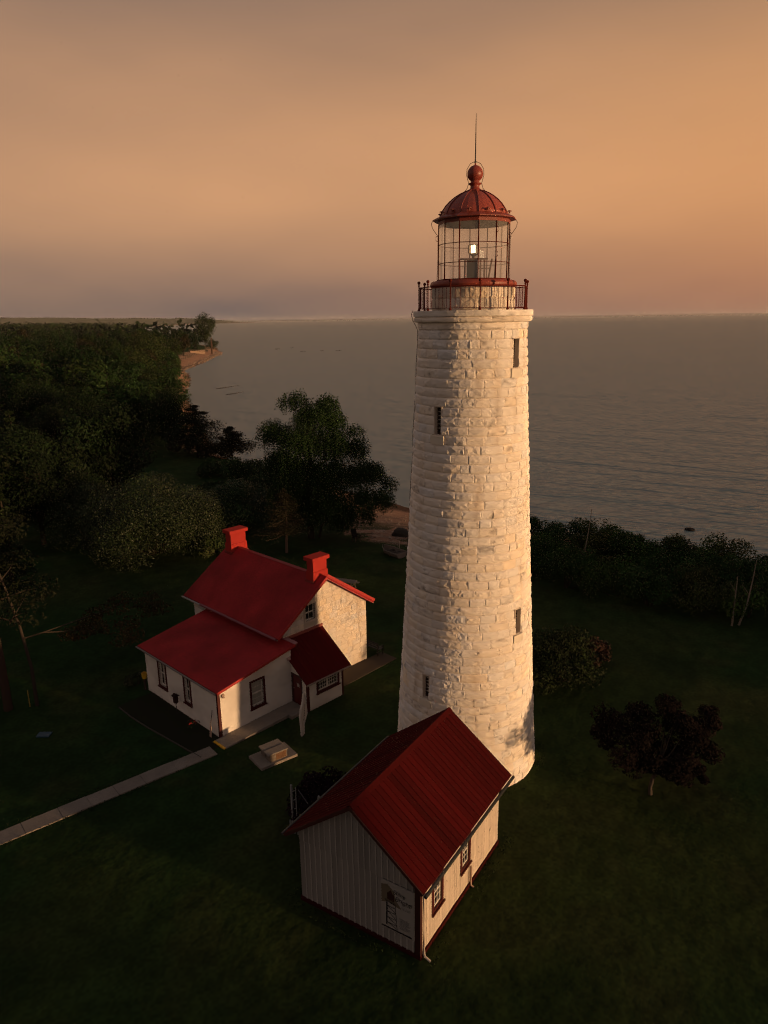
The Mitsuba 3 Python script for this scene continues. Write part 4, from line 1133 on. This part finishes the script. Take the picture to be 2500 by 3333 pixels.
def joined(parts):
    vs, fs, cs, n = [], [], [], 0
    for v, f, c in parts:
        vs.append(v); fs.append(f + n); cs.append(c); n += len(v)
    return np.vstack(vs), np.vstack(fs), np.vstack(cs)


def blob(c, r, n, rng, low=.45):
    d = rng.normal(0, 1, (n, 3)); d /= np.linalg.norm(d, axis=1, keepdims=True)
    rad = (low + (1.08 - low) * rng.random((n, 1)) ** .55)
    return c + d * rad * r, d


def broadleaf(rng, H, R, th, nb, per, size, color, spread=1.0, lean=(0, 0), jit=.15):
    """(trunk mesh, (crown v, f, c)): a tapered trunk with limbs, and a crown of uneven leaf clumps."""
    zc, rz = (th + H) / 2, (H - th) / 2
    cl = []
    for i in range(nb):
        d = rng.normal(0, 1, 3); d /= np.linalg.norm(d)
        k = rng.uniform(.35, .82)
        c = np.array([d[0] * R * k * spread, d[1] * R * k * spread, zc + d[2] * rz * k])
        c[:2] += np.array(lean) * (c[2] / H)
        cl.append((c, R * rng.uniform(.26, .46) * np.array([1, 1, rng.uniform(.65, .95)])))
    limbs = [tube([(0, 0, -.3), (lean[0] * .2, lean[1] * .2, th * .6), (lean[0] * .5, lean[1] * .5, zc), (lean[0] * .8, lean[1] * .8, zc + rz * .6)], [H * .022 + .04, H * .018, H * .010, .02], 7)]
    for c, r in cl[::2]:
        b = np.array([lean[0] * .4, lean[1] * .4, th * rng.uniform(.7, 1.1) + .25 * (c[2] - th)])
        limbs.append(tube([b, (b + c) / 2 + [0, 0, .08 * H * rng.uniform(-.3, 1)], c], [H * .009 + .015, H * .005 + .01, .01], 5))
    parts = []
    for c, r in cl:
        P, D = blob(c, r, per, rng)
        tone = np.asarray(color) * np.exp(rng.normal(0, .22)) * (1 + rng.normal(0, .06, 3))
        parts.append(leaves(P, D + [0, 0, .35], size, rng, tone, jit))
    return cat(*limbs), joined(parts)


def conifer(rng, H, R, tiers, per, size, color, bare=.15, droop=.25):
    parts, limbs = [], [tube([(0, 0, -.3), (.02 * H, 0, H * .5), (0, 0, H)], [H * .02 + .04, H * .012 + .02, .015], 7)]
    for i in range(tiers):
        k = (i + .5) / tiers
        z = H * (bare + (1 - bare) * k)
        rr = R * (1 - k) ** .75 * rng.uniform(.75, 1.15) + .1
        for j in range(int(5 + 5 * (1 - k))):
            a = rng.uniform(0, 2 * np.pi)
            L = rr * rng.uniform(.65, 1.1)
            u = np.array([math.cos(a), math.sin(a), 0])
            tip = u * L + [0, 0, z - droop * L + .1 * L]
            limbs.append(tube([(0, 0, z), u * L * .5 + np.array([0, 0, z - .06 * L]), tip], [.012 * H * .25 + .012, .012, .006], 4))
            s = rng.random((per, 1)) ** .7
            P = np.array([0, 0, z]) + (tip - [0, 0, z]) * s + rng.normal(0, 1, (per, 3)) * [.16 * L + .04, .16 * L + .04, .06 * L + .03]
            parts.append(leaves(P, np.tile([0, 0, .9], (per, 1)), size, rng, np.asarray(color) * np.exp(rng.normal(0, .2)), .22, .4, .55))
    return cat(*limbs), joined(parts)


def shrub(rng, H, R, nb, per, size, color, jit=.16, base=0.0, tops=.0):
    parts, limbs = [], []
    for i in range(nb):
        a, k = rng.uniform(0, 2 * np.pi), rng.random() ** .5
        e = math.sqrt(max(0, 1 - k * k))
        zt = base + (H - base) * (.25 + .60 * e * rng.uniform(.45, 1.0))
        c = np.array([math.cos(a) * R * k * .80, math.sin(a) * R * k * .80, zt * rng.uniform(.55, 1.0)])
        r = R * rng.uniform(.24, .38) * np.array([1, 1, .85])
        r[2] = min(r[2], max(.25 * H, .2))
        P, D = blob(c, r, per, rng)
        P[:, 2] = np.maximum(P[:, 2], .04 + .1 * rng.random(per))
        parts.append(leaves(P, D + [0, 0, .3], size, rng, np.asarray(color) * np.exp(rng.normal(0, .32)) * (1 + rng.normal(0, .05, 3)), jit))
        if i % 2 == 0:
            limbs.append(tube([(c[0] * .15, c[1] * .15, -.1), c * [.6, .6, .6], c], [.05, .03, .012], 4))
    return cat(*limbs), joined(parts)


def weeping(rng, lobes, color, size, per=150):
    """A weeping tree: limbs to a set of lobes (right, height, radius), each hung with drooping twigs of small leaves."""
    limbs = [tube([(0, 0, -.3), (-.05, 0, 3.5), (.15, .1, 7.5), (.1, 0, 11), (.4, 0, 13.2)], [.33, .27, .2, .1, .03], 8),
             tube([(.7, .3, -.2), (1.0, .3, 1.2), (2.1, .1, 2.6), (3.4, .2, 5)], [.15, .12, .10, .03], 6)]
    P, D = [], []
    for cx, cz, r in lobes:
        for cy in ((0,) if r < 1.0 else (-.55 * r, .6 * r)):
            c0 = np.array([cx, cy + rng.normal(0, .3), cz])
            b = np.array([.1, 0, max(1.6, cz * .72)])
            limbs.append(tube([b, (b + c0) / 2 + [0, 0, .35], c0], [.07, .04, .012], 5))
            for i in range(int(per * max(r, .8) ** 1.4)):
                d = rng.normal(0, 1, 3); d /= np.linalg.norm(d)
                c = c0 + d * r * rng.random() ** .5 * [1, .9, .75]
                L = rng.uniform(.35, 1.0) * (.6 + .7 * r)
                n = max(5, int(L * 11))
                tt = np.linspace(0, 1, n)[:, None]
                out = np.array([d[0], d[1], 0]) * .35
                pts = c + out * np.sqrt(tt) - [0, 0, 1] * tt * L + rng.normal(0, .08, (n, 3))
                pts[:, 2] = np.maximum(pts[:, 2], .8 + .8 * rng.random())
                P.append(pts); D.append(np.tile(out + [0, 0, .25], (n, 1)))
    P, D = np.vstack(P), np.vstack(D)
    tone = np.asarray(color) * (.55 + .9 * meshkit.fbm(P * .5, 2, 4))[:, None]
    v, f, c = leaves(P, D, size, rng, (1, 1, 1), .22, .5, hue=.06)
    return cat(*limbs), (v, f, np.clip(c * np.repeat(tone, 4, 0), .002, 1))


LOBES = [(-1.7, 13.6, .75), (-.6, 13.9, .8), (2.0, 13.3, 1.0), (.4, 12.5, 1.5), (2.5, 11.9, 1.1), (-3.2, 10.8, 1.35), (-.7, 10.3, 1.9), (2.2, 9.9, 1.8), (4.5, 10.7, .8), (4.6, 9.1, 1.1), (-3.0, 8.2, 1.2), (-1.2, 7.4, 2.0),
         (2.2, 6.9, 2.1), (5.0, 6.9, 1.5), (6.3, 6.8, 1.0), (7.6, 5.7, .85), (-2.0, 4.9, 1.8), (1.7, 4.1, 2.0), (5.0, 4.2, 1.5), (7.0, 4.3, 1.0), (3.2, 2.7, 1.4), (5.5, 2.5, .9), (-.4, 3.0, 1.4)]


def plant(key, built, at, label, category, group=None, leafmat='leaf', bark=(.035, .028, .022), trunk='trunk', rotz=0.0):
    k = numbered(key)
    tr, (v, f, c) = built
    a = math.radians(rotz)
    Rz = np.array([[math.cos(a), -math.sin(a), 0], [math.sin(a), math.cos(a), 0], [0, 0, 1]])
    at = np.array([at[0], at[1], at[2] if len(at) > 2 else gz_at(at[0], at[1])])
    scene[f'{k}__{trunk}'] = mikit.ply((tr[0] @ Rz.T + at, tr[1]), 'matte', smooth=True, color=np.tile(bark, (len(tr[0]), 1)))
    scene[f'{k}__crown'] = mikit.ply((v @ Rz.T + at, f), leafmat, smooth=False, color=c)
    tag(k, label, category, group)
    return k


rng = np.random.default_rng(41)
G_DARK, G_MID, G_OLIVE, G_LILAC, G_RED, G_RUST = (.010, .027, .007), (.015, .036, .009), (.018, .032, .008), (.034, .045, .016), (.030, .007, .008), (.085, .045, .012)

plant('weeping_birch', weeping(rng, LOBES, (.018, .040, .011), .17), (-7.1, 66.9, 0), 'large weeping birch overhanging the beach behind the house', 'tree')
plant('lilac_bush', shrub(rng, 8.2, 6.6, 64, 1150, .17, (.021, .034, .011), jit=.22), (-20.9, 63.4, 0), 'huge rounded glossy-leaved bush left of the far chimney', 'bush', leafmat='glossy_leaf', trunk='stem')
plant('lilac_bush', shrub(rng, 8.0, 5.0, 40, 900, .18, (.018, .031, .010)), (-29.0, 68.0, 0), 'second glossy bush behind and left of the huge one', 'bush', leafmat='glossy_leaf', trunk='stem')
plant('lilac_bush', shrub(rng, 7.0, 4.2, 36, 800, .18, (.014, .038, .010)), (-14.3, 69.6, 0), 'deep green glossy bush left of the weeping birch', 'bush', leafmat='glossy_leaf', trunk='stem')
plant('hedge_bush', shrub(rng, 3.0, 2.4, 14, 260, .2, (.028, .042, .013)), (-15.3, 63.0, 0), 'low bush at the right foot of the huge glossy bush', 'bush', trunk='stem')
plant('small_spruce', conifer(rng, 6.0, 2.5, 13, 110, .15, (.022, .020, .010), bare=.28, droop=.1), (-9.0, 62.8, 0), 'thin spruce with bare leaning trunk behind the house roof', 'tree', bark=(.16, .11, .085))
plant('dark_pine', conifer(rng, 8.2, 5.4, 11, 130, .36, (.014, .018, .010), bare=.28, droop=.05), (-29.0, 111.0, 0), 'flat-topped dark pine on the bank at the bay', 'tree', bark=(.02, .016, .014))
plant('dark_pine', conifer(rng, 5.6, 4.0, 10, 110, .32, (.022, .020, .012), bare=.30, droop=.05), (-24.0, 112.5, -1.0), 'small ragged pine to the right of the flat-topped pine', 'tree', bark=(.03, .022, .018))
for (x, y, h, r, lb) in ((-17.5, 92, 4.0, 4.0, 'mid green bush on the bank left of the weeping birch'), (-12.5, 84, 5.0, 4.0, 'rounded bush touching the left side of the weeping birch'), (-22, 97, 3.0, 3.6, 'low bush where the bank grass ends above the water'),
                         (-9.5, 82, 6.5, 3.2, 'upright bush behind the left side of the weeping birch'), (-20, 84, 2.2, 3.2, 'low spreading bush in the hollow behind the deep green bush')):
    plant('bank_bush', shrub(rng, h, r, 18, 200, .30, (.022, .040, .013)), (x, y), lb, 'bush', trunk='stem')
plant('bank_bush', shrub(rng, 3.2, 3.2, 18, 200, .30, (.026, .022, .012)), (-26, 112), 'rusty brown bush under the flat-topped pine', 'bush', trunk='stem')
plant('bank_bush', shrub(rng, 3.6, 3.4, 18, 200, .30, (.026, .022, .012)), (-31.5, 115), 'dark bush behind the trunk of the flat-topped pine', 'bush', trunk='stem')
MAPLE = [(cx * .9, cz * .93, r * .9) for cx, cz, r in [(-1.7, 3.2, 1.05), (-.7, 3.5, .9), (-2.4, 2.8, .6), (-.9, 2.6, 1.0), (.9, 4.0, .75), (1.3, 3.4, 1.0), (2.3, 3.2, .9), (2.95, 3.5, .5), (2.55, 2.4, .9), (1.05, 2.3, 1.1), (.3, 1.6, .85), (1.3, 1.35, .8), (2.3, 1.0, .5), (2.7, .6, .35), (-.3, 1.5, .5)]]
limbs_, crown_ = [tube([(0, 0, -.2), (-.06, 0, .35), (.05, .05, .8), (.35, .1, 1.4), (.5, .2, 2.6)], [.11, .09, .085, .07, .03], 7)], []
for cx, cz, r in MAPLE:
    for cy in (-.7 * r, .75 * r):
        c = np.array([cx, cy + .5, cz + rng.normal(0, .08)])
        limbs_.append(tube([(.25, .1, 1.2), (c + [.25, .1, 1.0]) / 2, c], [.04, .025, .008], 4))
        for _ in range(3):
            P, D = blob(c + rng.normal(0, .35, 3) * r, r * np.array([.62, .62, .5]), int(300 * r), rng)
            crown_.append(leaves(P, D + [0, 0, .4], .15, rng, np.array([.0052, .0030, .0030]) * np.exp(rng.normal(0, .25)), .3))
plant('red_maple', (cat(*limbs_), joined(crown_)), (11.7, 27.6, 0), 'low spreading dark purple-leaved maple alone on the right-hand lawn', 'tree', leafmat='matte', bark=(.06, .05, .043))
plant('purple_bush', shrub(rng, 2.6, 1.75, 18, 420, .15, (.011, .0045, .0075), base=.6), (-2.5, 25.9, 0), 'dark purple-leaved bush behind the white trellis left of the shed', 'bush', leafmat='matte', trunk='stem')
plant('round_shrub', shrub(rng, 3.7, 2.7, 26, 420, .17, (.013, .021, .007)), (10.0, 38.2, 0), 'rounded shrub on the lawn against the right tower edge', 'shrub', trunk='stem')
plant('round_shrub', shrub(rng, 2.4, 1.5, 9, 160, .18, (.040, .022, .016)), (12.4, 40.2, 0), 'smaller reddish shrub behind the right side of the rounded one', 'shrub', trunk='stem')

# two tall trees at the left edge, low rusty boughs reaching over the lawn
for (x, y, h, lb, r) in ((-20.9, 35.6, 13.5, 'thicker of the two trunks at the left edge', .25), (-19.5, 36.0, 11.0, 'thin crooked pale trunk at the left edge', .11)):
    t_ = [tube([(0, 0, -.3), (-.1, .2, h * .2), (-.3 if r > .2 else -.5, .4, h * .42), (-1.6, .9, h * .75), (-2.0, 1, h)], [r, r * .85, r * .7, r * .4, .03], 7)]
    parts = []
    for i in range(15):
        a, zz_ = rng.uniform(0, 2 * np.pi), h * rng.uniform(.42, 1.0)
        L = rng.uniform(1.6, 3.4)
        c = np.array([math.cos(a) * L * .8 - 2.0, math.sin(a) * L + .8, zz_])
        t_.append(tube([(-.4 - 1.4 * zz_ / h, .5, zz_ - .5), c * .6 + np.array([-.4, .3, zz_ * .4 - .1]), c], [.05, .03, .01], 4))
        P, D = blob(c, np.array([1.3, 1.3, .7]), 170, rng)
        parts.append(leaves(P, D + [0, 0, .4], .2, rng, np.array([.008, .011, .0045]), .3))
    if r < .2:
        for chain in (((.6, 4.2, 2.6), (1.5, 5.5, 2.3), (2.9, 6.6, 2.1), (3.9, 5.0, 1.7)), ((.9, 7.5, 2.4), (1.4, 10.5, 1.9), (2.8, 11.5, 1.6), (3.8, 10.2, 1.5))):
            t_.append(tube([(-.3, .25, h * .36), (-.1, 2.0, h * .32)] + [np.array(c) for c in chain], [.05, .04, .03, .022, .015, .008], 4))
            for c in chain:
                for k_ in range(3):
                    P, D = blob(np.array(c) + rng.normal(0, .5, 3) * [1, 1, .3], np.array([.85, .85, .30]), 130, rng)
                    parts.append(leaves(P, D + [0, 0, .5], .17, rng, np.array([.045, .030, .010]) * (rng.uniform(.5, 1.2)), .35))
    plant('edge_tree', (cat(*t_), joined(parts)), (x, y, 0), lb, 'tree', bark=(.055, .036, .028) if r > .2 else (.045, .036, .030))
plant('foundation_plant', shrub(rng, .9, .8, 7, 70, .14, (.035, .045, .022)), (-14.6, 38.2, 0), 'small pale green plant at the back corner of the lean-to', 'plant', trunk='stem')
p0 = HOUSE @ np.array([-.55, 1.75, 0, 1])
plant('flowering_plant', joined and (tube([(0, 0, 0), (.05, 0, .35), (.1, 0, .5)], .01, 4), joined([leaves(*blob(np.array([0, 0, .30]), np.array([.28, .28, .22]), 60, rng), .10, rng, (.03, .05, .02)), leaves(*blob(np.array([0.05, 0, .45]), np.array([.24, .24, .14]), 26, rng), .11, rng, (.22, .012, .015))])),
      (p0[0], p0[1], 0), 'low plant with dark red flowers against the lean-to wall', 'plant', trunk='stem')

# shrub belt along the bank on the right, and the bare pale stems in it
rng = np.random.default_rng(43)
k_ = 0
SHRUBS = ('shrub in the bank thicket between lawn and lake', 'shrubs along the lake bank')
for row, (d0, hmin, hmax) in enumerate(((17.5, 3.2, 4.4), (21.5, 3.4, 4.6), (26.0, 2.6, 3.8))):
    for s in np.arange(-4, 56, 3.1):
        bx0, by0 = 6.5 + s * .86 + rng.normal(0, .5), 86.0 - s * .56 + rng.normal(0, .5)
        x, y = bx0 - .55 * d0 * .0, by0
        x, y = bx0 - .54 * (d0 - 3), by0 - .84 * (d0 - 3)
        if x < 7.5 and y > 55:
            continue
        d = float(inland([x], [y])[0])
        if d < 9 or d > 34:
            continue
        hh = rng.uniform(hmin, hmax)
        ti = int(rng.integers(4))
        tone = [(.022, .052, .012), (.030, .058, .013), (.018, .046, .012), (.030, .042, .012)][ti]
        where = ('on the water side', 'in the middle', 'on the lawn side')[row]
        span = 'near the tower' if x < 16 else ('halfway to the right edge' if x < 25 else 'towards the right edge')
        hue_ = ('green', 'yellowish green', 'dark green', 'olive brown')[ti]
        plant('bank_shrub', shrub(rng, hh * 1.05, rng.uniform(2.5, 3.3), 16, 330, .19, tone), (x, y), f'{hue_} shrub {where} of the bank thicket, {span}', 'shrub', f'{hue_} thicket shrubs {where}, {span}', trunk='stem')
for x, y, h, lb in ((32.5, 43.5, 3.2, 'broad low shrub closing the thicket at the right frame edge'), (29.5, 45.5, 3.4, 'rounded shrub just inside the right end of the thicket'), (36, 41, 3.2, 'outermost shrub of the thicket on the right'), (33.5, 47.5, 3.6, 'tall shrub at the right end of the thicket')):
    plant('bank_shrub', shrub(rng, h, 2.9, 16, 330, .19, (.018, .040, .010)), (x, y), lb, 'shrub', trunk='stem')
for (x, y, pts, lb) in ((15.4, 53.5, [(0, 0, 0), (.12, 0, 1.8), (.45, 0, 4.2), (.62, 0, 6.3)], 'tall bare white birch stem standing above the thicket'), (24.2, 45.5, [(0, 0, 0), (.5, .2, 1.4), (.75, .3, 3.2), (.9, .4, 4.6)], 'slender pale stem at the lawn edge of the thicket'),
                        (23.7, 45.4, [(0, 0, 0), (.05, .1, 1.6), (.1, .2, 3.6)], 'greyish stem close beside the slender pale one'), (11.2, 57.5, [(0, 0, 0), (.15, 0, 3.0), (.3, 0, 5.2)], 'bare twig stem in the thicket beside the tower edge')):
    k = put('bare_stem', cat(tube([np.array(p) + [x, y, -.1] for p in pts], np.linspace(.075, .02, len(pts)), 5), tube([np.array(pts[1]) + [x, y, .8], np.array(pts[1]) + [x - .5, y, 1.5]], [.02, .008], 4)), 'matte', (.22, .19, .16), smooth=True)
    tag(k, lb, 'dead tree')

# the woods on the left: one kind built once per variant, then copied
rng = np.random.default_rng(47)
KINDS = {
    'green_tree': (broadleaf(rng, 16, 5.2, 1.2, 30, 120, .62, G_DARK), 'dark green broadleaf tree in the woods left of the bay', 'dark broadleaf trees of the woods'),
    'olive_tree': (broadleaf(rng, 15, 5.3, 1.2, 30, 120, .62, G_OLIVE), 'olive green broadleaf tree in the woods left of the bay', 'olive trees of the woods'),
    'bright_tree': (broadleaf(rng, 14, 5.6, 1.0, 30, 120, .60, G_MID), 'fresher green rounded tree in the woods left of the bay', 'fresh green trees of the woods'),
    'russet_tree': (broadleaf(rng, 14, 4.8, 1.0, 22, 120, .60, (.022, .020, .008)), 'brownish tree in the woods left of the bay', 'brownish trees of the woods'),
    'maple_tree': (broadleaf(rng, 13, 4.6, 1.0, 34, 430, .30, (.0085, .0180, .0058), jit=.2), 'dark fine-leaved tree at the near edge of the woods on the left', 'near trees of the woods'),
    'poplar_tree': (broadleaf(rng, 14, 3.2, 1.0, 30, 430, .30, (.0105, .0160, .0056), jit=.2), 'narrow brownish tree at the near edge of the woods on the left', 'narrow near trees of the woods'),
    'cedar_tree': (conifer(rng, 15, 3.4, 17, 26, .62, (.014, .024, .009), bare=.06, droop=.35), 'pointed dark conifer in the woods left of the bay', 'conifers of the woods'),
    'willow_tree': (broadleaf(rng, 13, 6.2, .6, 42, 120, .55, (.022, .036, .009), 1.0), 'broad willow-like tree at the water side of the woods', 'willow trees by the bay'),
}
for kind, ((tr, (v, f, c)), lb, gr) in KINDS.items():
    scene[kind + '_pattern'] = {'type': 'shapegroup', 'trunk': mikit.ply(tr, 'matte', smooth=True, color=np.tile((.035, .028, .022), (len(tr[0]), 1))), 'crown': mikit.ply((v, f), 'leaf', smooth=False, color=c)}


def copy_tree(kind, x, y, s, sz=1.0, z=None, label=None):
    k = numbered(kind)
    z = gz_at(x, y) if z is None else z
    scene[k] = {'type': 'instance', 'to_world': T().translate([x, y, z]).rotate([0, 0, 1], float(rng.uniform(0, 360))).scale([s, s, s * sz]), 'shape': {'type': 'ref', 'id': kind + '_pattern'}}
    dist_ = math.hypot(x, y)
    if not label:
        zone = 'beside the clearing' if dist_ < 125 else ('midway along the bay' if dist_ < 240 else ('towards the distant point' if dist_ < 430 else 'far back by the point'))
        edge_ = 'at the water side' if float(inland([x], [y])[0]) < 16 else 'well inland'
        base_ = KINDS[kind][1].split(' in the woods')[0].split(' at the ')[0]
        label, gr_ = f'{base_} in the left woods, {zone}, {edge_}', f'{KINDS[kind][2]} {zone}, {edge_}'
    else:
        gr_ = None
    tag(k, label, 'tree', gr_)


clear = Polygon([(-27, 20), (-23, 46), (-30, 60), (-28, 76), (-35, 96), (-45, 112), (-30, 122), (0, 110), (40, 60), (40, 0), (0, 0)])
spots = []
y = 34.0
while y < 640:
    step = 7.0 + y * .020
    x = -30.0
    edge = -y * .60 - 12
    x0 = edge
    while x0 < 10:
        x, yy = x0 + rng.normal(0, step * .22), y + rng.normal(0, step * .22)
        x0 += step
        if clear.contains(shapely.Point(x, yy)):
            continue
        d = float(inland([x], [yy])[0])
        if d < (5.5 if yy < 350 else 13) or x < -yy * .60 - 12:
            continue
        spots.append((x, yy, d))
    y += step
spots = [s for s in spots if not (s[1] < 60 and s[0] > -27.5)]
names = ['green_tree', 'olive_tree', 'bright_tree', 'russet_tree', 'cedar_tree']
for x, y, d in spots:
    if d < 15 and y > 105:
        kind = 'willow_tree' if rng.random() < .75 else 'bright_tree'
    else:
        kind = names[int(rng.choice(5, p=[.34, .24, .20, .10, .12]))]
    dist = math.hypot(x, y)
    if dist < 125:
        kind = ['maple_tree', 'poplar_tree', 'cedar_tree'][int(rng.choice(3, p=[.55, .35, .10]))]
    hmax = np.interp(dist, [40, 75, 110, 180, 300, 650], [11.5, 13.0, 14.5, 16.5, 17.0, 17.0])
    h = hmax * rng.uniform(.68, 1.04) * (.72 if d < 14 else 1)
    base = {'green_tree': 16, 'olive_tree': 15, 'bright_tree': 14, 'russet_tree': 14, 'cedar_tree': 15, 'maple_tree': 13, 'poplar_tree': 14, 'willow_tree': 13}[kind]
    s = h / base
    copy_tree(kind, x, y, s * rng.uniform(.92, 1.12), 1.0)
copy_tree('willow_tree', -148, 622, 1.62, 1.36, label='tall willow standing out at the tip of the distant point')
copy_tree('willow_tree', -138, 603, .85, .8, label='low willow leaning over the water at the tip of the point')
for s_ in np.arange(0, 270, 6.5):                                  # the fringe of trees along the water of the bay
    q_ = shore_line.interpolate(shore_line.project(shapely.Point(-29.5, 126)) + s_)
    off = rng.uniform(4.5, 8.5)
    kind = ['willow_tree', 'bright_tree', 'green_tree', 'russet_tree'][int(rng.choice(4, p=[.45, .25, .2, .1]))]
    copy_tree(kind, q_.x - off * .95, q_.y - off * .3, rng.uniform(.36, .62), 1.0)
    if s_ > 60:
        copy_tree(kind, q_.x - off - 6, q_.y - 3, rng.uniform(.62, .9), 1.0)
# tall trees added out of view to the right, to shade the lawn and the woods
for x, y, s in ((66, 16, .50), (70, 24, .62), (65, 31, 1.1), (73, 38, 1.25), (68, 46, 1.15), (78, 20, .6), (80, 30, 1.35), (82, 54, 1.3), (76, 62, 1.2), (88, 44, 1.4), (95, 66, 1.4), (92, 30, 1.4),
                (48, -9, 1.0), (54, -15, 1.1), (46, -20, 1.0), (58, -24, 1.2), (50, -32, 1.1), (66, -34, 1.2), (60, -44, 1.2)):
    copy_tree('green_tree', x, y, s, z=0.0)
    tag(list(scene)[-1], 'unseen tree added beyond the right edge to shade lawn and woods', 'tree', 'added shade trees beyond the right edge')

# far woods and headland
rf2 = np.random.default_rng(53)
P = []
while len(P) < 9000:
    y = rf2.uniform(620, 2600)
    x = rf2.uniform(-y * .62, -120)
    P.append((x, y))
P = np.array(P)
d = inland(P[:, 0], P[:, 1])
P, d = P[d > 6], d[d > 6]
hz = height(P[:, 0], P[:, 1])
pos = np.column_stack([P, hz + rf2.uniform(6, 16, len(P))])
v, f, c = leaves(np.repeat(pos, 4, 0) + rf2.normal(0, 2.5, (len(pos) * 4, 3)), np.tile([0, -.6, .8], (len(pos) * 4, 1)), 4.5, rf2, (.015, .024, .009), .35, .7)
scene['far_woods'] = mikit.ply((v, f), 'leaf', smooth=False, color=c)
tag('far_woods', 'dark mass of woods beyond the nearest trees on the left', 'woods', kind='stuff')
n = 240
xs_ = np.linspace(-9000, -1560, n)
ys_ = 7000 + 500 * meshkit.fbm(np.stack([xs_ * .0012, 0 * xs_, 0 * xs_], 1), 3, 2)
top = 42 + 40 * np.clip((-1700 - xs_) / 2500, 0, 1) + 14 * meshkit.fbm(np.stack([xs_ * .01, 0 * xs_, 0 * xs_], 1), 4, 6)
top *= np.clip((-1555 - xs_) / 300, 0, 1) ** .5
rows_ = [np.stack([xs_, ys_ - 60, np.full(n, -4.0)], 1), np.stack([xs_, ys_, top * .75 - 3], 1), np.stack([xs_, ys_ + 60, top - 3], 1), np.stack([xs_, ys_ + 900, top * .8 - 3], 1)]
vh = np.vstack(rows_)
ids = np.arange(4 * n).reshape(4, n)
fh = np.array([[ids[i, j], ids[i, j + 1], ids[i + 1, j + 1], ids[i + 1, j]] for i in range(3) for j in range(n - 1)])
put('headland', (vh, fh), 'matte', (.040, .045, .022), smooth=True)
tag('headland', 'low wooded headland far across the bay', kind='structure')

# ------------------------------------------------------------------ grass standing at the feet of things and over the near lawn
rg = np.random.default_rng(61)
n = 260000
x, y = rg.uniform(-22, 30, n), rg.uniform(14, 62, n)
near_ = rg.random(n) < np.clip(1.15 - (y - 14) / 60, .15, 1)
x, y = x[near_], y[near_]
ok = np.abs(x) < y * .62 + 4
x, y = x[ok], y[ok]
hl = np.stack([x, y, 0 * x, 0 * x + 1], 1) @ np.linalg.inv(HOUSE).T
sl = np.stack([x, y, 0 * x, 0 * x + 1], 1) @ np.linalg.inv(SHED).T
ins = ((hl[:, 0] > -2.2) & (hl[:, 0] < 4.9) & (hl[:, 1] > -1.4) & (hl[:, 1] < 8)) | ((hl[:, 0] > 4.4) & (hl[:, 0] < 12.7) & (hl[:, 1] > -1.6) & (hl[:, 1] < 10.2)) | ((sl[:, 0] > -.1) & (sl[:, 0] < 6.5) & (sl[:, 1] > -.1) & (sl[:, 1] < 5.1)) | (np.hypot(x - TX, y - TY) < 3.35)
rel = np.stack([x - pc0[0], y - pc0[1]], 1)
ins |= (np.abs(rel @ side_) < .42) & (rel @ PATH < .2)
ins |= inland(x, y) < 23
ins |= (np.abs(np.hypot(x - TX, y - TY) - 3.4) > .45) & ~((sl[:, 0] > -.6) & (sl[:, 0] < 6.9) & (sl[:, 1] > -.6) & (sl[:, 1] < 5.5)) & ~((np.abs(rel @ side_) < .75) & (rel @ PATH < .5))
clump = meshkit.fbm(np.stack([x * .8, y * .8, 0 * x], 1), 3, 5)
ins |= rg.random(len(x)) > np.clip((clump - .3) * 3, .1, 1)
x, y = x[~ins], y[~ins]
P = np.column_stack([x, y, height(x, y) + .03])
a = rg.uniform(0, 2 * np.pi, len(P))
hgt = rg.uniform(.03, .09, len(P))
t1 = np.stack([np.cos(a), np.sin(a), 0 * a], 1)
lean_ = rg.normal(0, .04, (len(P), 3)) * [1, 1, 0]
v = np.stack([P - t1 * .03, P + t1 * .03, P + lean_ + np.stack([0 * a, 0 * a, hgt], 1)], 1).reshape(-1, 3)
f = np.arange(len(v)).reshape(-1, 3)
c = np.repeat(np.array([.010, .020, .006])[None] * np.exp(rg.normal(0, .2, (len(P), 1))), 3, 0)
scene['grass'] = mikit.ply((v, f), 'leaf', smooth=False, color=np.clip(c, 0, 1))
tag('grass', 'short tufts of grass over the lawn', 'grass', kind='stuff')

# ------------------------------------------------------------------ the smoky evening air
scene['evening_air'] = {'type': 'homogeneous', 'albedo': {'type': 'rgb', 'value': [.95, .95, .95]}, 'sigma_t': 3.5e-5}
scene['haze'] = {'type': 'cube', 'to_world': T().translate([0, 4000, 31]).scale([27000, 15000, 42]), 'bsdf': {'type': 'null'}, 'interior': {'type': 'ref', 'id': 'evening_air'}}
tag('haze', 'thin warm evening haze over the lake', 'haze', kind='stuff')
